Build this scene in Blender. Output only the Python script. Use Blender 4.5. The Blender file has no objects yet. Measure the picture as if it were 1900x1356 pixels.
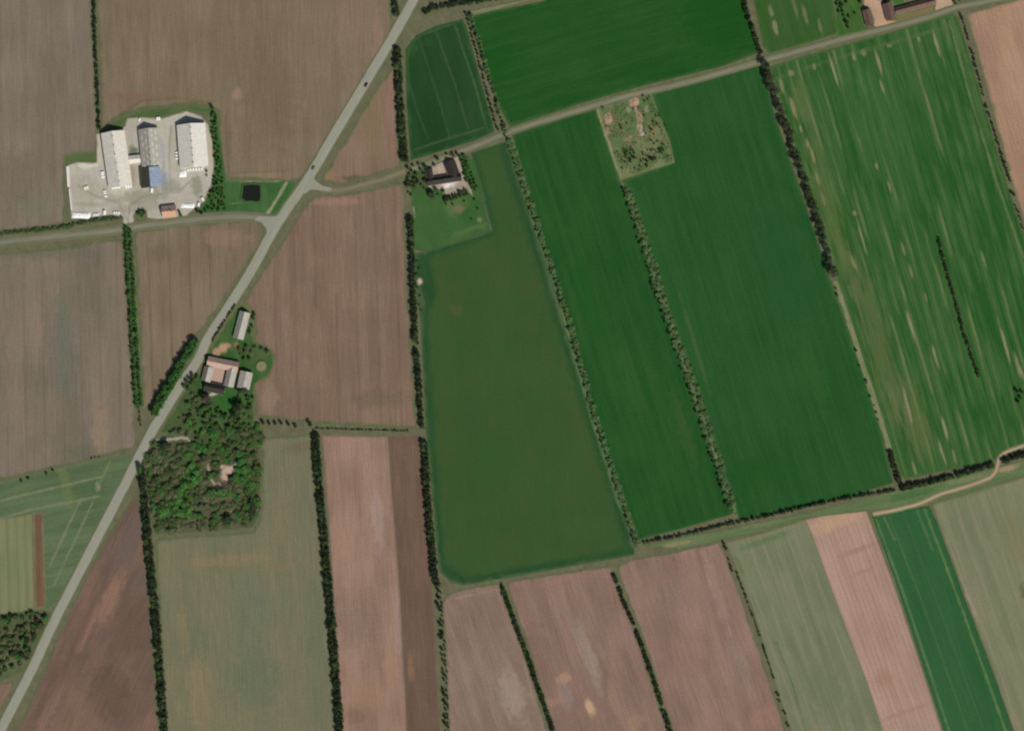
import bpy, bmesh, math, random
import numpy as np
from mathutils import Vector, Matrix

S = bpy.context.scene
COL = S.collection
M = 0.5                                  # metres per survey unit (map grid of the site)
def W(px, py): return ((px-950.0)*M, (678.0-py)*M)

# ------------------------------------------------------------------ camera, sky, sun, exposure
CAM_H, CAM_S = 2400.0, 120.0
cam = bpy.data.cameras.new('camera'); cam.clip_start = 10; cam.clip_end = 30000
cam.sensor_fit = 'HORIZONTAL'; cam.sensor_width = 36
cam.lens = 36*CAM_H/(1900*M); cam.shift_y = CAM_S/(1900*M)
camo = bpy.data.objects.new('camera', cam); COL.objects.link(camo)
camo.location = (0, -CAM_S, CAM_H)
S.camera = camo
SUN_AZ, SUN_EL = math.radians(147), math.radians(43)
wd = bpy.data.worlds.new('World'); S.world = wd; wd.use_nodes = True
wn = wd.node_tree.nodes; sky = wn.new('ShaderNodeTexSky'); sky.sky_type = 'NISHITA'
sky.sun_disc = False; sky.sun_elevation = SUN_EL; sky.sun_rotation = SUN_AZ
wd.node_tree.links.new(sky.outputs[0], wn['Background'].inputs[0])
wn['Background'].inputs[1].default_value = 0.062
sl = bpy.data.lights.new('sun', 'SUN'); sl.energy = 3.95; sl.angle = math.radians(0.5); sl.color = (1.0, 0.965, 0.915)
so = bpy.data.objects.new('sun', sl); COL.objects.link(so)
sv = Vector((math.cos(SUN_EL)*math.sin(SUN_AZ), math.cos(SUN_EL)*math.cos(SUN_AZ), math.sin(SUN_EL)))
so.rotation_euler = sv.to_track_quat('Z', 'Y').to_euler(); so.location = (0, 0, 300)
S.view_settings.view_transform = 'Standard'; S.view_settings.look = 'None'
S.view_settings.exposure = 0.0; S.view_settings.gamma = 1.0
try: S.cycles.filter_width = 2.2
except Exception: pass

# ------------------------------------------------------------------ helpers
R = random.Random(7)
def lin(c):
    c = np.asarray(c, float)/255.0
    return np.where(c <= 0.04045, c/12.92, ((c+0.055)/1.055)**2.4)
def rgba(c):
    l = lin(c); return (float(l[0]), float(l[1]), float(l[2]), 1.0)

def tag(o, label=None, cat=None, group=None, kind=None):
    if label: o['label'] = label
    if cat: o['category'] = cat
    if group: o['group'] = group
    if kind: o['kind'] = kind
    return o
def obj(name, data, parent=None, mat=None):
    o = bpy.data.objects.new(name, data); COL.objects.link(o)
    if mat is not None and not data.materials: data.materials.append(mat)
    if parent is not None: o.parent = parent
    return o
def empty(name, x, y, z=0.0, rz=0.0):
    o = bpy.data.objects.new(name, None); COL.objects.link(o)
    o.location = (x, y, z); o.rotation_euler = (0, 0, rz); o.empty_display_size = 0.5
    return o
def mesh_py(name, v, f):
    m = bpy.data.meshes.new(name); m.from_pydata(v, [], f); m.update(); return m

def hash2(ix, iy, seed):
    n = (ix.astype(np.int64)*374761393 + iy.astype(np.int64)*668265263 + seed*1442695041) & 0xffffffff
    n = ((n ^ (n >> 13))*1274126177) & 0xffffffff
    n = (n ^ (n >> 16)) & 0xffffffff
    return n/4294967295.0
def vnoise(x, y, seed=0):
    ix, iy = np.floor(x), np.floor(y); fx, fy = x-ix, y-iy
    ix = ix.astype(np.int64); iy = iy.astype(np.int64)
    u, v = fx*fx*(3-2*fx), fy*fy*(3-2*fy)
    a, b = hash2(ix, iy, seed), hash2(ix+1, iy, seed); c, d = hash2(ix, iy+1, seed), hash2(ix+1, iy+1, seed)
    return (a*(1-u)+b*u)*(1-v)+(c*(1-u)+d*u)*v
def fbm(x, y, seed=0, oct=4):
    t = 0; a = 0.5; s = 0
    for i in range(oct):
        t = t+a*vnoise(x*2**i, y*2**i, seed+i*17); s += a; a *= 0.55
    return t/s
def sstep(a, b, x):
    t = np.clip((x-a)/(b-a+1e-9), 0, 1); return t*t*(3-2*t)
def zc(ox, oy, s, pts): return [(ox+x/s, oy+y/s) for x, y in pts]

def poly_dist(P, x, y):
    P = np.asarray(P, float); n = len(P)
    best = np.full(x.shape, 1e18); nx = np.zeros_like(x); ny = np.zeros_like(x)
    inside = np.zeros(x.shape, bool)
    for i in range(n):
        ax, ay = P[i]; bx, by = P[(i+1) % n]
        dx, dy = bx-ax, by-ay; L = dx*dx+dy*dy+1e-12
        t = np.clip(((x-ax)*dx+(y-ay)*dy)/L, 0, 1)
        qx, qy = ax+t*dx, ay+t*dy; d = (x-qx)**2+(y-qy)**2
        m = d < best; best[m] = d[m]; nx[m] = qx[m]; ny[m] = qy[m]
        if ay != by:
            c = ((ay > y) != (by > y)) & (x < (bx-ax)*(y-ay)/(by-ay)+ax)
            inside ^= c
    d = np.sqrt(best)
    return np.where(inside, d, -d), nx, ny
def line_dist(P, x, y):
    best = np.full(x.shape, 1e18)
    for (ax, ay), (bx, by) in zip(P[:-1], P[1:]):
        dx, dy = bx-ax, by-ay; L = dx*dx+dy*dy+1e-12
        t = np.clip(((x-ax)*dx+(y-ay)*dy)/L, 0, 1)
        best = np.minimum(best, (x-ax-t*dx)**2+(y-ay-t*dy)**2)
    return np.sqrt(best)

# ------------------------------------------------------------------ materials
def new_mat(name):
    m = bpy.data.materials.new(name); m.use_nodes = True
    nt = m.node_tree; b = nt.nodes['Principled BSDF']
    b.inputs['Roughness'].default_value = 0.9
    b.inputs['Specular IOR Level'].default_value = 0.15
    return m, nt, b
def mul_noise(nt, colsock, vec, scale, amp, detail=3.0, rough=0.55):
    n = nt.nodes.new('ShaderNodeTexNoise'); n.inputs['Scale'].default_value = scale
    n.inputs['Detail'].default_value = detail; n.inputs['Roughness'].default_value = rough
    nt.links.new(vec, n.inputs['Vector'])
    r = nt.nodes.new('ShaderNodeMapRange'); r.inputs[1].default_value = 0.25; r.inputs[2].default_value = 0.75
    r.inputs[3].default_value = 1-amp; r.inputs[4].default_value = 1+amp; r.clamp = False
    nt.links.new(n.outputs['Fac'], r.inputs[0])
    v = nt.nodes.new('ShaderNodeVectorMath'); v.operation = 'SCALE'
    nt.links.new(colsock, v.inputs[0]); nt.links.new(r.outputs[0], v.inputs['Scale'])
    return v.outputs[0], n
def ground_mat(name, rowdir=(0, 1), row=2.2, rowamp=0.10, grain=0.10, grainscale=0.55, attr=True, color=(80, 95, 60), bump=0.25):
    m, nt, b = new_mat(name)
    if attr:
        a = nt.nodes.new('ShaderNodeAttribute'); a.attribute_name = 'Col'; c = a.outputs['Color']
    else:
        a = nt.nodes.new('ShaderNodeRGB'); a.outputs[0].default_value = rgba(color); c = a.outputs[0]
    b.inputs['Specular IOR Level'].default_value = 0.0; b.inputs['Roughness'].default_value = 1.0
    g = nt.nodes.new('ShaderNodeNewGeometry')
    ang = math.atan2(-rowdir[1], rowdir[0])
    mp = nt.nodes.new('ShaderNodeMapping'); mp.vector_type = 'TEXTURE'
    mp.inputs['Rotation'].default_value = (0, 0, ang); mp.inputs['Scale'].default_value = (row*22, row, 1)
    nt.links.new(g.outputs['Position'], mp.inputs['Vector'])
    if rowamp: c, _ = mul_noise(nt, c, mp.outputs[0], 1.0, rowamp, 2.0)
    c, n2 = mul_noise(nt, c, g.outputs['Position'], grainscale, grain, 4.0, 0.65)
    nt.links.new(c, b.inputs['Base Color'])
    if bump:
        bp = nt.nodes.new('ShaderNodeBump'); bp.inputs['Strength'].default_value = bump; bp.inputs['Distance'].default_value = 0.35
        nt.links.new(n2.outputs['Fac'], bp.inputs['Height']); nt.links.new(bp.outputs[0], b.inputs['Normal'])
    return m
def solid_mat(name, color, rough=0.8, spec=0.2, streak=None, amp=0.12, scale=0.8, metal=0.0, bumpwave=None, objrand=0.0):
    m, nt, b = new_mat(name); b.inputs['Roughness'].default_value = rough; b.inputs['Specular IOR Level'].default_value = spec
    b.inputs['Metallic'].default_value = metal
    a = nt.nodes.new('ShaderNodeRGB'); a.outputs[0].default_value = rgba(color); c = a.outputs[0]
    t = nt.nodes.new('ShaderNodeTexCoord'); v = t.outputs['Object']
    if streak:
        mp = nt.nodes.new('ShaderNodeMapping'); mp.inputs['Scale'].default_value = streak
        nt.links.new(v, mp.inputs['Vector']); c, _ = mul_noise(nt, c, mp.outputs[0], 1.0, amp, 3)
    c, n = mul_noise(nt, c, v, scale, amp, 4, 0.6)
    nt.links.new(c, b.inputs['Base Color'])
    if bumpwave:
        w = nt.nodes.new('ShaderNodeTexWave'); w.bands_direction = bumpwave[0]; w.inputs['Scale'].default_value = bumpwave[1]
        nt.links.new(v, w.inputs['Vector'])
        bp = nt.nodes.new('ShaderNodeBump'); bp.inputs['Strength'].default_value = 0.5; bp.inputs['Distance'].default_value = 0.05
        nt.links.new(w.outputs['Fac'], bp.inputs['Height']); nt.links.new(bp.outputs[0], b.inputs['Normal'])
    return m
def leaf_mat(name, color, var=0.35, huev=0.03):
    m, nt, b = new_mat(name); b.inputs['Roughness'].default_value = 0.75; b.inputs['Specular IOR Level'].default_value = 0.12
    a = nt.nodes.new('ShaderNodeRGB'); a.outputs[0].default_value = rgba(color)
    oi = nt.nodes.new('ShaderNodeObjectInfo')
    at = nt.nodes.new('ShaderNodeAttribute'); at.attribute_name = 'leaf'
    hs = nt.nodes.new('ShaderNodeHueSaturation')
    r1 = nt.nodes.new('ShaderNodeMapRange'); r1.inputs[3].default_value = 0.5-huev; r1.inputs[4].default_value = 0.5+huev
    nt.links.new(oi.outputs['Random'], r1.inputs[0]); nt.links.new(r1.outputs[0], hs.inputs['Hue'])
    ad = nt.nodes.new('ShaderNodeMath'); ad.operation = 'ADD'
    nt.links.new(oi.outputs['Random'], ad.inputs[0]); nt.links.new(at.outputs['Fac'], ad.inputs[1])
    r2 = nt.nodes.new('ShaderNodeMapRange'); r2.inputs[2].default_value = 2.0
    r2.inputs[3].default_value = 1-var; r2.inputs[4].default_value = 1+var
    nt.links.new(ad.outputs[0], r2.inputs[0]); nt.links.new(r2.outputs[0], hs.inputs['Value'])
    nt.links.new(a.outputs[0], hs.inputs['Color']); nt.links.new(hs.outputs[0], b.inputs['Base Color'])
    return m

# ------------------------------------------------------------------ the ground
ground_m = ground_mat('verge_grass', (0.5, 1), 3, 0.10, 0.22, 0.12, attr=False, color=(102, 101, 75))
g = mesh_py('ground', [(-7000, -7000, 0), (7000, -7000, 0), (7000, 7000, 0), (-7000, 7000, 0)], [(0, 1, 2, 3)])
tag(obj('ground', g, None, ground_m), 'rough olive green grass verges and banks between the fields', 'ground', kind='structure')

ZI = [0]
def field(name, label, cat, poly, base, alt, rowdir=(0, 1), res=2.5, stretch=(60, 12), contrast=1.0, patches=(), lines=(), stripes=None,
          edge=(92, 100, 68), ew=6, rowamp=0.09, row=2.0, grain=0.10, z=None, seed=None, grainscale=0.5, cells=None, streak=False):
    """a sheet of land: fine grid clipped to the plot outline, soil and crop colour per vertex"""
    ZI[0] += 1; seed = seed or ZI[0]*31
    if z is None: z = 0.03+0.002*ZI[0]
    P = np.asarray(poly, float)
    x0, y0 = P.min(0)-res; x1, y1 = P.max(0)+res
    xs = np.arange(x0, x1+res, res); ys = np.arange(y0, y1+res, res)
    X, Y = np.meshgrid(xs, ys); sh = X.shape
    X = X.ravel(); Y = Y.ravel()
    sd, nx, ny = poly_dist(P, X, Y)
    ins = (sd > 0).reshape(sh)
    cell = ins[:-1, :-1] | ins[1:, :-1] | ins[:-1, 1:] | ins[1:, 1:]
    idx = np.arange(X.size).reshape(sh)
    F = np.stack([idx[1:, :-1][cell], idx[1:, 1:][cell], idx[:-1, 1:][cell], idx[:-1, :-1][cell]], 1)
    used = np.unique(F); remap = np.full(X.size, -1); remap[used] = np.arange(used.size)
    F = remap[F]
    X = np.where(sd < 0, nx, X)[used]; Y = np.where(sd < 0, ny, Y)[used]; sd = np.maximum(sd, 0)[used]
    d = np.array(rowdir, float); d /= np.linalg.norm(d)
    U = X*d[0]+Y*d[1]; V = -X*d[1]+Y*d[0]
    n = fbm(U/stretch[0]+3.3, V/stretch[1]+7.7, seed, 4)
    n2 = fbm(X/70+1.7, Y/70+5.1, seed+5, 4)
    t = np.clip(0.5+((n*0.55+n2*0.45)-0.5)*2.6*contrast, 0, 1)[:, None]
    C = lin(base)*(1-t)+lin(alt)*t
    if cells:
        cn = 0.6*vnoise(X/20+0.5, Y/20+0.5, seed+8)+0.4*vnoise(X/41, Y/41, seed+9)
        tt = sstep(0.35, 0.75, cn)[:, None]*cells[1]; C = C*(1-tt)+lin(cells[0])*tt
    if stripes:
        for sp, ph, wd_, colr, st, brk in stripes:
            k = np.abs(((V-ph)/sp+0.04*(fbm(U/120, V*0, seed+3)-0.5)*2) % 1.0-0.5)*sp
            mm = (1-sstep(wd_*0.35, wd_, k))*st
            if brk > 0: mm = mm*sstep(brk-0.12, brk+0.15, fbm(U/90, V/14, seed+11, 3))
            mm = mm[:, None]; C = C*(1-mm)+lin(colr)*mm
    for cx, cy, rl, rw, colr, st in patches:
        du = (X-cx)*d[0]+(Y-cy)*d[1]; dv = -(X-cx)*d[1]+(Y-cy)*d[0]
        w = (fbm(U/40, V/4, seed+21, 3)-0.5)*1.5 if streak else (fbm(X/9, Y/9, seed+21, 3)-0.5)*0.9
        q = np.sqrt((du/rl)**2+(dv/rw)**2)+w
        mm = ((1-sstep(0.45, 1.15, q))*st)[:, None]; C = C*(1-mm)+lin(colr)*mm
    for pts, wd_, colr, st in lines:
        k = line_dist(pts, X, Y)+(fbm(X/8, Y/8, seed+2, 2)-0.5)*wd_*0.8
        mm = ((1-sstep(wd_*0.3, wd_, k))*st*(0.6+0.8*fbm(X/25, Y/25, seed+4, 2))).clip(0, 1)[:, None]; C = C*(1-mm)+lin(colr)*mm
    if ew > 0:
        e = sd+(fbm(X/14, Y/14, seed+1, 3)-0.5)*ew*1.4
        mm = (1-sstep(ew*0.15, ew, e))[:, None]; C = C*(1-mm)+lin(edge)*mm
    vx, vy = (X-950)*M, (678-Y)*M
    me = bpy.data.meshes.new(name)
    co = np.stack([vx, vy, np.full(vx.shape, z)], 1).astype(np.float32)
    me.vertices.add(len(co)); me.vertices.foreach_set('co', co.ravel())
    nf = len(F); me.loops.add(nf*4); me.polygons.add(nf)
    me.loops.foreach_set('vertex_index', F.astype(np.int32).ravel())
    me.polygons.foreach_set('loop_start', np.arange(0, nf*4, 4, dtype=np.int32))
    me.update(calc_edges=True); me.validate()
    at = me.color_attributes.new('Col', 'FLOAT_COLOR', 'POINT')
    cc = np.concatenate([C, np.ones((len(C), 1))], 1).astype(np.float32)
    if len(me.vertices) == len(cc): at.data.foreach_set('color', cc.ravel())
    o = obj(name, me, None, ground_mat(name+'_surface', d, row, rowamp, grain, grainscale))
    return tag(o, label, cat, kind='structure')

BROWN_E = (104, 104, 76); GREEN_E = (58, 86, 48)
# -- brown arable land, north-west
field('field', 'grey brown bare field left of the thin dark hedgerow, north-west corner', 'field',
      [(-60, -60), (169, -60), (174, 60), (180, 215), (180, 244), (178, 288), (121, 296), (119, 415), (60, 424), (-60, 436)],
      (116, 104, 88), (129, 117, 101), (0.02, 1), stretch=(160, 12), patches=[(60, 380, 30, 40, (112, 116, 90), .5), (150, 290, 20, 30, (94, 108, 68), .5), (30, 330, 60, 50, (112, 100, 84), .6)], row=1.3, rowamp=.13, grain=.13)
field('field', 'large brown bare field above the white farm sheds up to the main road', 'field',
      [(178, -60), (722, -60), (728, 45), (723, 72), (660, 172), (600, 270), (562, 330), (536, 336), (424, 332), (411, 322), (404, 206), (388, 198), (349, 194), (303, 198), (266, 203), (232, 213), (205, 227), (190, 240)],
      (115, 101, 79), (127, 113, 91), (0.02, 1), stretch=(160, 12),
      patches=[(500, 200, 120, 60, (110, 95, 76), .5), (660, 40, 100, 50, (132, 112, 92), .6), (440, 175, 12, 10, (150, 128, 104), .7), (480, 325, 8, 60, (138, 118, 92), .6), (240, 180, 10, 60, (125, 98, 80), .6), (700, 90, 70, 12, (140, 116, 96), .6)],
      lines=[([(420, 210), (424, 322), (530, 318)], 3, (100, 88, 66), .5), ([(190, 235), (262, 188), (330, 182), (395, 192)], 3, (100, 86, 64), .5)], row=1.3, rowamp=.13, grain=.13)
field('field', 'brown wedge of bare field between main road, side lane and dark windbreak', 'field',
      [(734, 118), (736, 220), (744, 310), (700, 323), (640, 341), (600, 338), (598, 328), (640, 262), (690, 178)],
      (120, 100, 80), (134, 112, 92), (0.02, 1), stretch=(120, 12), patches=[(660, 330, 6, 26, (84, 74, 54), .7), (690, 230, 60, 20, (122, 108, 78), .6), (725, 200, 80, 10, (140, 112, 96), .6), (610, 320, 20, 14, (140, 118, 84), .5)], row=1.3, rowamp=.13, grain=.13)
field('field', 'brown bare field under the side road, right of the green tree belt', 'field',
      [(250, 430), (330, 419), (430, 410), (474, 411), (491, 424), (488, 446), (440, 520), (384, 600), (372, 612), (345, 640), (285, 745), (266, 764), (258, 600)],
      (114, 100, 79), (127, 113, 91), (0.03, 1), stretch=(160, 12), stripes=[(38, 290, 3, (92, 78, 60), .5, .35)], patches=[(420, 440, 20, 50, (140, 112, 94), .6), (300, 470, 20, 30, (104, 94, 68), .5)], row=1.3, rowamp=.13, grain=.13)
field('field', 'wide grey brown field left of the green tree belt at the west edge', 'field',
      [(-60, 478), (100, 461), (228, 443), (236, 520), (244, 660), (250, 775), (251, 828), (200, 845), (100, 868), (-60, 902)],
      (112, 103, 88), (128, 114, 98), (0.02, 1), stretch=(200, 30), contrast=1.2,
      patches=[(120, 640, 120, 28, (104, 106, 90), .75), (70, 600, 60, 14, (138, 118, 100), .5), (185, 800, 60, 18, (140, 120, 96), .8), (100, 470, 14, 120, (104, 102, 82), .6), (150, 840, 20, 40, (98, 100, 76), .6), (20, 700, 120, 20, (130, 114, 98), .5)],
      stripes=[(35, 230, 2.5, (96, 88, 74), .35, .3)], row=1.3, rowamp=.13, grain=.13)
field('field', 'brown bare field between main road and dark windbreak, right of the roadside farm', 'field',
      [(572, 374), (586, 363), (640, 362), (700, 349), (750, 338), (752, 420), (757, 540), (766, 700), (773, 793), (700, 792), (600, 786), (474, 772), (470, 712), (500, 694), (508, 660), (496, 646), (474, 634), (470, 580), (452, 562), (470, 530), (532, 436)],
      (118, 97, 80), (132, 110, 92), (0.03, 1), stretch=(180, 12),
      stripes=[(38, 552, 3, (98, 80, 66), .4, .4)], patches=[(620, 375, 8, 60, (150, 120, 100), .6), (500, 740, 30, 20, (142, 118, 98), .6), (700, 740, 20, 60, (104, 92, 72), .5), (680, 480, 80, 40, (126, 106, 90), .5)], row=1.3, rowamp=.13, grain=.13)
field('grass_margin', 'green grass margin behind the white sheds at the top of the yard', 'grass margin',
      [(191, 242), (206, 229), (232, 214), (266, 204), (303, 199), (349, 195), (390, 199), (404, 208), (398, 226), (380, 214), (345, 204), (300, 219), (235, 220), (230, 240), (192, 252)], (70, 92, 50), (86, 104, 64), (1, -.2), res=1.6, stretch=(20, 8), edge=(98, 98, 70), ew=4, grain=.15)
field('grass_margin', 'small green grass patch left of the yard above the bunker walls', 'grass margin',
      [(117, 288), (140, 282), (181, 281), (181, 303), (146, 302), (120, 312)], (76, 96, 54), (92, 106, 68), (1, -.2), res=1.6, stretch=(20, 8), edge=(104, 104, 78), ew=4, grain=.15)
# -- south-west
field('meadow', 'rough green meadow strip with pale tractor lines beside the main road', 'meadow',
      [(-60, 908), (0, 894), (100, 870), (200, 848), (250, 842), (246, 858), (215, 912), (160, 1016), (100, 1126), (90, 1132), (40, 1128), (-60, 1150)],
      (80, 98, 66), (96, 112, 80), (1, -0.22), res=2, stretch=(80, 10), lines=[([(-60, 944), (60, 914), (190, 884)], 3, (122, 126, 92), .75), ([(-60, 980), (60, 945), (185, 920)], 3, (120, 125, 90), .75),
      ([(150, 925), (92, 1050)], 3, (120, 124, 90), .75), ([(172, 932), (100, 1085)], 3, (118, 122, 88), .75), ([(205, 855), (180, 905)], 4, (110, 118, 80), .7)],
      patches=[(182, 902, 6, 10, (140, 138, 112), .8), (120, 890, 10, 60, (104, 116, 72), .6)], ew=4, edge=(98, 106, 74), grain=.16)
field('field', 'pale yellow green strip field at the left edge below the meadow', 'field',
      [(-60, 968), (0, 963), (60, 953), (63, 1128), (0, 1146), (-60, 1154)], (116, 122, 84), (128, 126, 92), (0.03, 1), stretch=(90, 6),
      stripes=[(17, 8, 4, (104, 112, 74), .6, 0)], ew=3, edge=(112, 108, 80))
field('field', 'narrow reddish brown ploughed strip beside the pale green strip', 'field',
      [(62, 952), (80, 950), (85, 1126), (64, 1129)], (104, 80, 62), (116, 90, 70), (0.03, 1), res=2, stretch=(90, 6), ew=3, edge=(118, 116, 84))
field('field', 'small brown field corner at the bottom left left of the main road', 'field',
      [(-60, 1276), (26, 1264), (20, 1282), (-40, 1390)], (122, 98, 82), (134, 108, 92), (0.5, -1), ew=5)
field('field', 'dark purple brown triangular field right of the main road, bottom left', 'field',
      [(257, 905), (264, 960), (275, 1070), (286, 1200), (297, 1400), (6, 1400), (50, 1316), (118, 1158), (188, 1014)],
      (104, 85, 73), (122, 98, 82), (-0.45, 1), stretch=(120, 26), contrast=1.3, res=3,
      patches=[(244, 1000, 80, 22, (104, 90, 82), .85), (262, 1080, 40, 20, (106, 92, 82), .7), (205, 1110, 60, 16, (142, 110, 90), .7), (160, 1170, 60, 10, (140, 110, 92), .7), (90, 1320, 80, 12, (138, 108, 94), .6), (200, 1280, 60, 50, (98, 80, 68), .6), (135, 1210, 120, 10, (104, 82, 68), .6), (130, 1330, 60, 40, (132, 104, 84), .4)], row=1.3, rowamp=.13, grain=.13)
field('field', 'olive green young crop field with brown patches below the copse', 'field',
      [(487, 812), (577, 806), (590, 940), (604, 1090), (618, 1240), (626, 1400), (306, 1400), (299, 1200), (289, 1000), (400, 992), (470, 986), (483, 960)],
      (109, 110, 85), (119, 114, 87), (0.06, 1), stretch=(110, 26), contrast=1.2, res=3,
      patches=[(420, 1040, 14, 90, (132, 116, 86), .7), (520, 950, 100, 24, (122, 112, 86), .7), (560, 830, 14, 40, (108, 98, 74), .6), (370, 1290, 90, 24, (136, 118, 90), .6), (340, 1170, 50, 12, (130, 116, 84), .6), (470, 1260, 80, 60, (102, 108, 84), .7), (520, 1050, 12, 40, (128, 112, 82), .5), (460, 1130, 100, 60, (106, 111, 87), .5), (420, 1370, 10, 90, (134, 118, 90), .6)], row=1.3, rowamp=.13, grain=.13)
field('field', 'pinkish light brown strip field right of the long dark windbreak', 'field',
      [(598, 808), (721, 810), (728, 930), (742, 1100), (757, 1400), (636, 1400), (624, 1180), (610, 960)],
      (136, 110, 93), (152, 124, 106), (0.06, 1), stretch=(140, 18), contrast=1.3, res=3,
      patches=[(700, 960, 70, 14, (156, 132, 120), .8), (740, 1150, 80, 10, (150, 128, 118), .6), (660, 1160, 50, 50, (128, 106, 92), .6), (680, 1290, 30, 40, (152, 122, 96), .6), (650, 1000, 60, 30, (154, 124, 102), .5), (725, 1240, 40, 14, (160, 130, 100), .5), (660, 1330, 20, 20, (124, 98, 82), .6)], ew=4, edge=(128, 106, 88), row=1.3, rowamp=.13, grain=.13)
field('field', 'dark brown ploughed strip field between pink field and windbreak', 'field',
      [(719.4, 810), (781, 808), (788, 920), (800, 1080), (808, 1200), (818, 1400), (757.4, 1400), (742.4, 1100), (728.4, 930)],
      (100, 81, 68), (112, 91, 76), (0.06, 1), stretch=(140, 14), res=3, patches=[(762, 1240, 30, 6, (140, 108, 80), .6), (770, 850, 40, 20, (116, 94, 76), .6)], ew=3, edge=(108, 90, 74), row=1.3, rowamp=.13, grain=.13)
# -- the large field in the middle and its neighbours
field('field', 'dark green grass headland around the big middle field', 'field',
      [(768, 470), (790, 466), (912, 428), (878, 300), (872, 284), (940, 262), (1060, 650), (1178, 1022), (1176, 1030), (860, 1086), (836, 1080), (815, 1060), (790, 800), (780, 600), (772, 540)],
      (42, 74, 42), (50, 80, 45), (0.3, 1), patches=[(777, 545, 45, 8, (82, 96, 60), .7), (779, 522, 7, 6, (196, 176, 152), .95)], stretch=(60, 12), contrast=1.2, edge=(70, 92, 58), ew=6)
field('field', 'big muted green crop field in the middle with faint paler patches', 'field',
      [(881, 283), (926, 270), (1000, 498), (1166, 1019), (861, 1072), (822, 1045), (790, 588), (808, 544), (793, 476), (920, 433)],
      (55, 82, 43), (60, 86, 47), (0.08, 1), stretch=(90, 30), contrast=.7, cells=((63, 83, 45), .6), patches=[(845, 575, 12, 14, (78, 88, 52), .5), (905, 330, 40, 20, (64, 85, 45), .4), (880, 480, 30, 40, (64, 84, 45), .3), (1090, 980, 30, 60, (64, 88, 48), .4), (920, 850, 60, 60, (52, 84, 43), .6)],
      edge=(50, 80, 44), ew=9, rowamp=.05, row=1.4, grain=.10)
field('grass_strip', 'pale green grass strip under the young row right of the middle field', 'grass strip',
      [(938, 258), (956, 254), (1000, 388), (1056, 552), (1116, 768), (1166, 922), (1190, 1006), (1178, 1016), (1140, 925), (1092, 772), (1034, 560), (978, 394)], (74, 100, 58), (92, 112, 72), (.31, 1), res=1.6, stretch=(14, 6), contrast=1.6, edge=(52, 84, 48), ew=4)
field('grass_strip', 'pale green grass strip under the young belt between the deep green fields', 'grass strip',
      [(1154, 346), (1168, 342), (1204, 438), (1238, 542), (1278, 658), (1318, 770), (1348, 868), (1372, 940), (1366, 954), (1352, 950), (1322, 872), (1288, 774), (1250, 664), (1212, 548), (1180, 444)], (82, 104, 64), (106, 118, 80), (.31, 1), res=1.6, stretch=(14, 6), contrast=1.6, edge=(56, 86, 50), ew=4)
field('grass_strip', 'pale weedy strip between the green field and the striped field', 'grass strip',
      [(1544, 520), (1556, 520), (1600, 650), (1640, 775), (1660, 842), (1648, 842), (1630, 790), (1588, 660)], (104, 116, 74), (128, 128, 94), (.29, 1), res=1.6, stretch=(16, 5), contrast=1.6, edge=(60, 90, 50), ew=3)
field('garden_lawn', 'green garden lawn beside the dark roofed house', 'lawn',
      [(762, 318), (800, 306), (868, 288), (880, 300), (896, 370), (910, 428), (850, 450), (790, 468), (768, 462), (764, 390)],
      (52, 90, 44), (66, 98, 52), (0.3, 1), res=2, stretch=(40, 14), patches=[(800, 420, 30, 30, (60, 92, 46), .6), (860, 440, 10, 50, (74, 100, 56), .6), (780, 330, 20, 18, (78, 88, 56), .7), (852, 387, 9, 11, (128, 100, 84), .95), (845, 380, 20, 24, (92, 110, 66), .6), (890, 408, 6, 5, (120, 120, 90), .8), (875, 425, 6, 40, (84, 108, 64), .7), (764, 388, 14, 5, (176, 160, 138), .9), (762, 365, 8, 4, (168, 150, 124), .8), (775, 340, 22, 14, (72, 84, 52), .6)], ew=4, edge=(66, 88, 54), rowamp=.05)
field('field', 'dark bluish green field with curved tramlines below the top hedge', 'field',
      [(752, 92), (772, 66), (810, 48), (858, 36), (866, 52), (890, 140), (918, 244), (880, 262), (762, 298), (754, 190)],
      (36, 66, 37), (43, 74, 41), (0.22, 1), res=1.6, stretch=(90, 20), edge=(54, 84, 46), ew=7,
      patches=[(800, 220, 60, 26, (34, 66, 32), .8), (800, 260, 30, 30, (34, 64, 34), .7), (795, 80, 12, 10, (44, 84, 46), .5), (760, 75, 30, 14, (50, 86, 48), .6)],
      lines=[([(756, 110), (762, 80), (780, 66), (812, 54), (842, 44), (848, 56)], 3.2, (66, 86, 54), .75), ([(776, 68), (792, 116), (812, 180), (835, 255)], 2.6, (58, 82, 50), .7), ([(808, 56), (825, 104), (845, 160), (868, 238)], 2.6, (62, 84, 52), .75),
             ([(844, 46), (860, 96), (882, 160), (902, 235), (910, 252)], 3.2, (68, 92, 56), .8), ([(757, 110), (760, 160), (775, 210), (795, 258)], 2.4, (60, 86, 54), .6), ([(770, 278), (830, 258), (898, 238)], 3, (64, 88, 52), .8)], rowamp=.06)
field('field', 'deep green field at the top between two hedgerows above the lane', 'field',
      [(868, 30), (930, 18), (1010, 2), (1060, -60), (1368, -60), (1385, 10), (1410, 98), (1340, 124), (1200, 158), (1080, 192), (946, 236), (920, 186), (892, 106)],
      (32, 76, 32), (41, 83, 37), (0.9, -0.25), stretch=(110, 9), contrast=1.0, stripes=[(24, 5, 2.2, (46, 86, 42), .4, .3)], patches=[(1330, 30, 80, 90, (28, 76, 24), .7), (920, 120, 40, 30, (30, 80, 26), .6)], edge=(60, 88, 48), ew=6, rowamp=.08, row=1.3, grain=.13)
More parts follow.
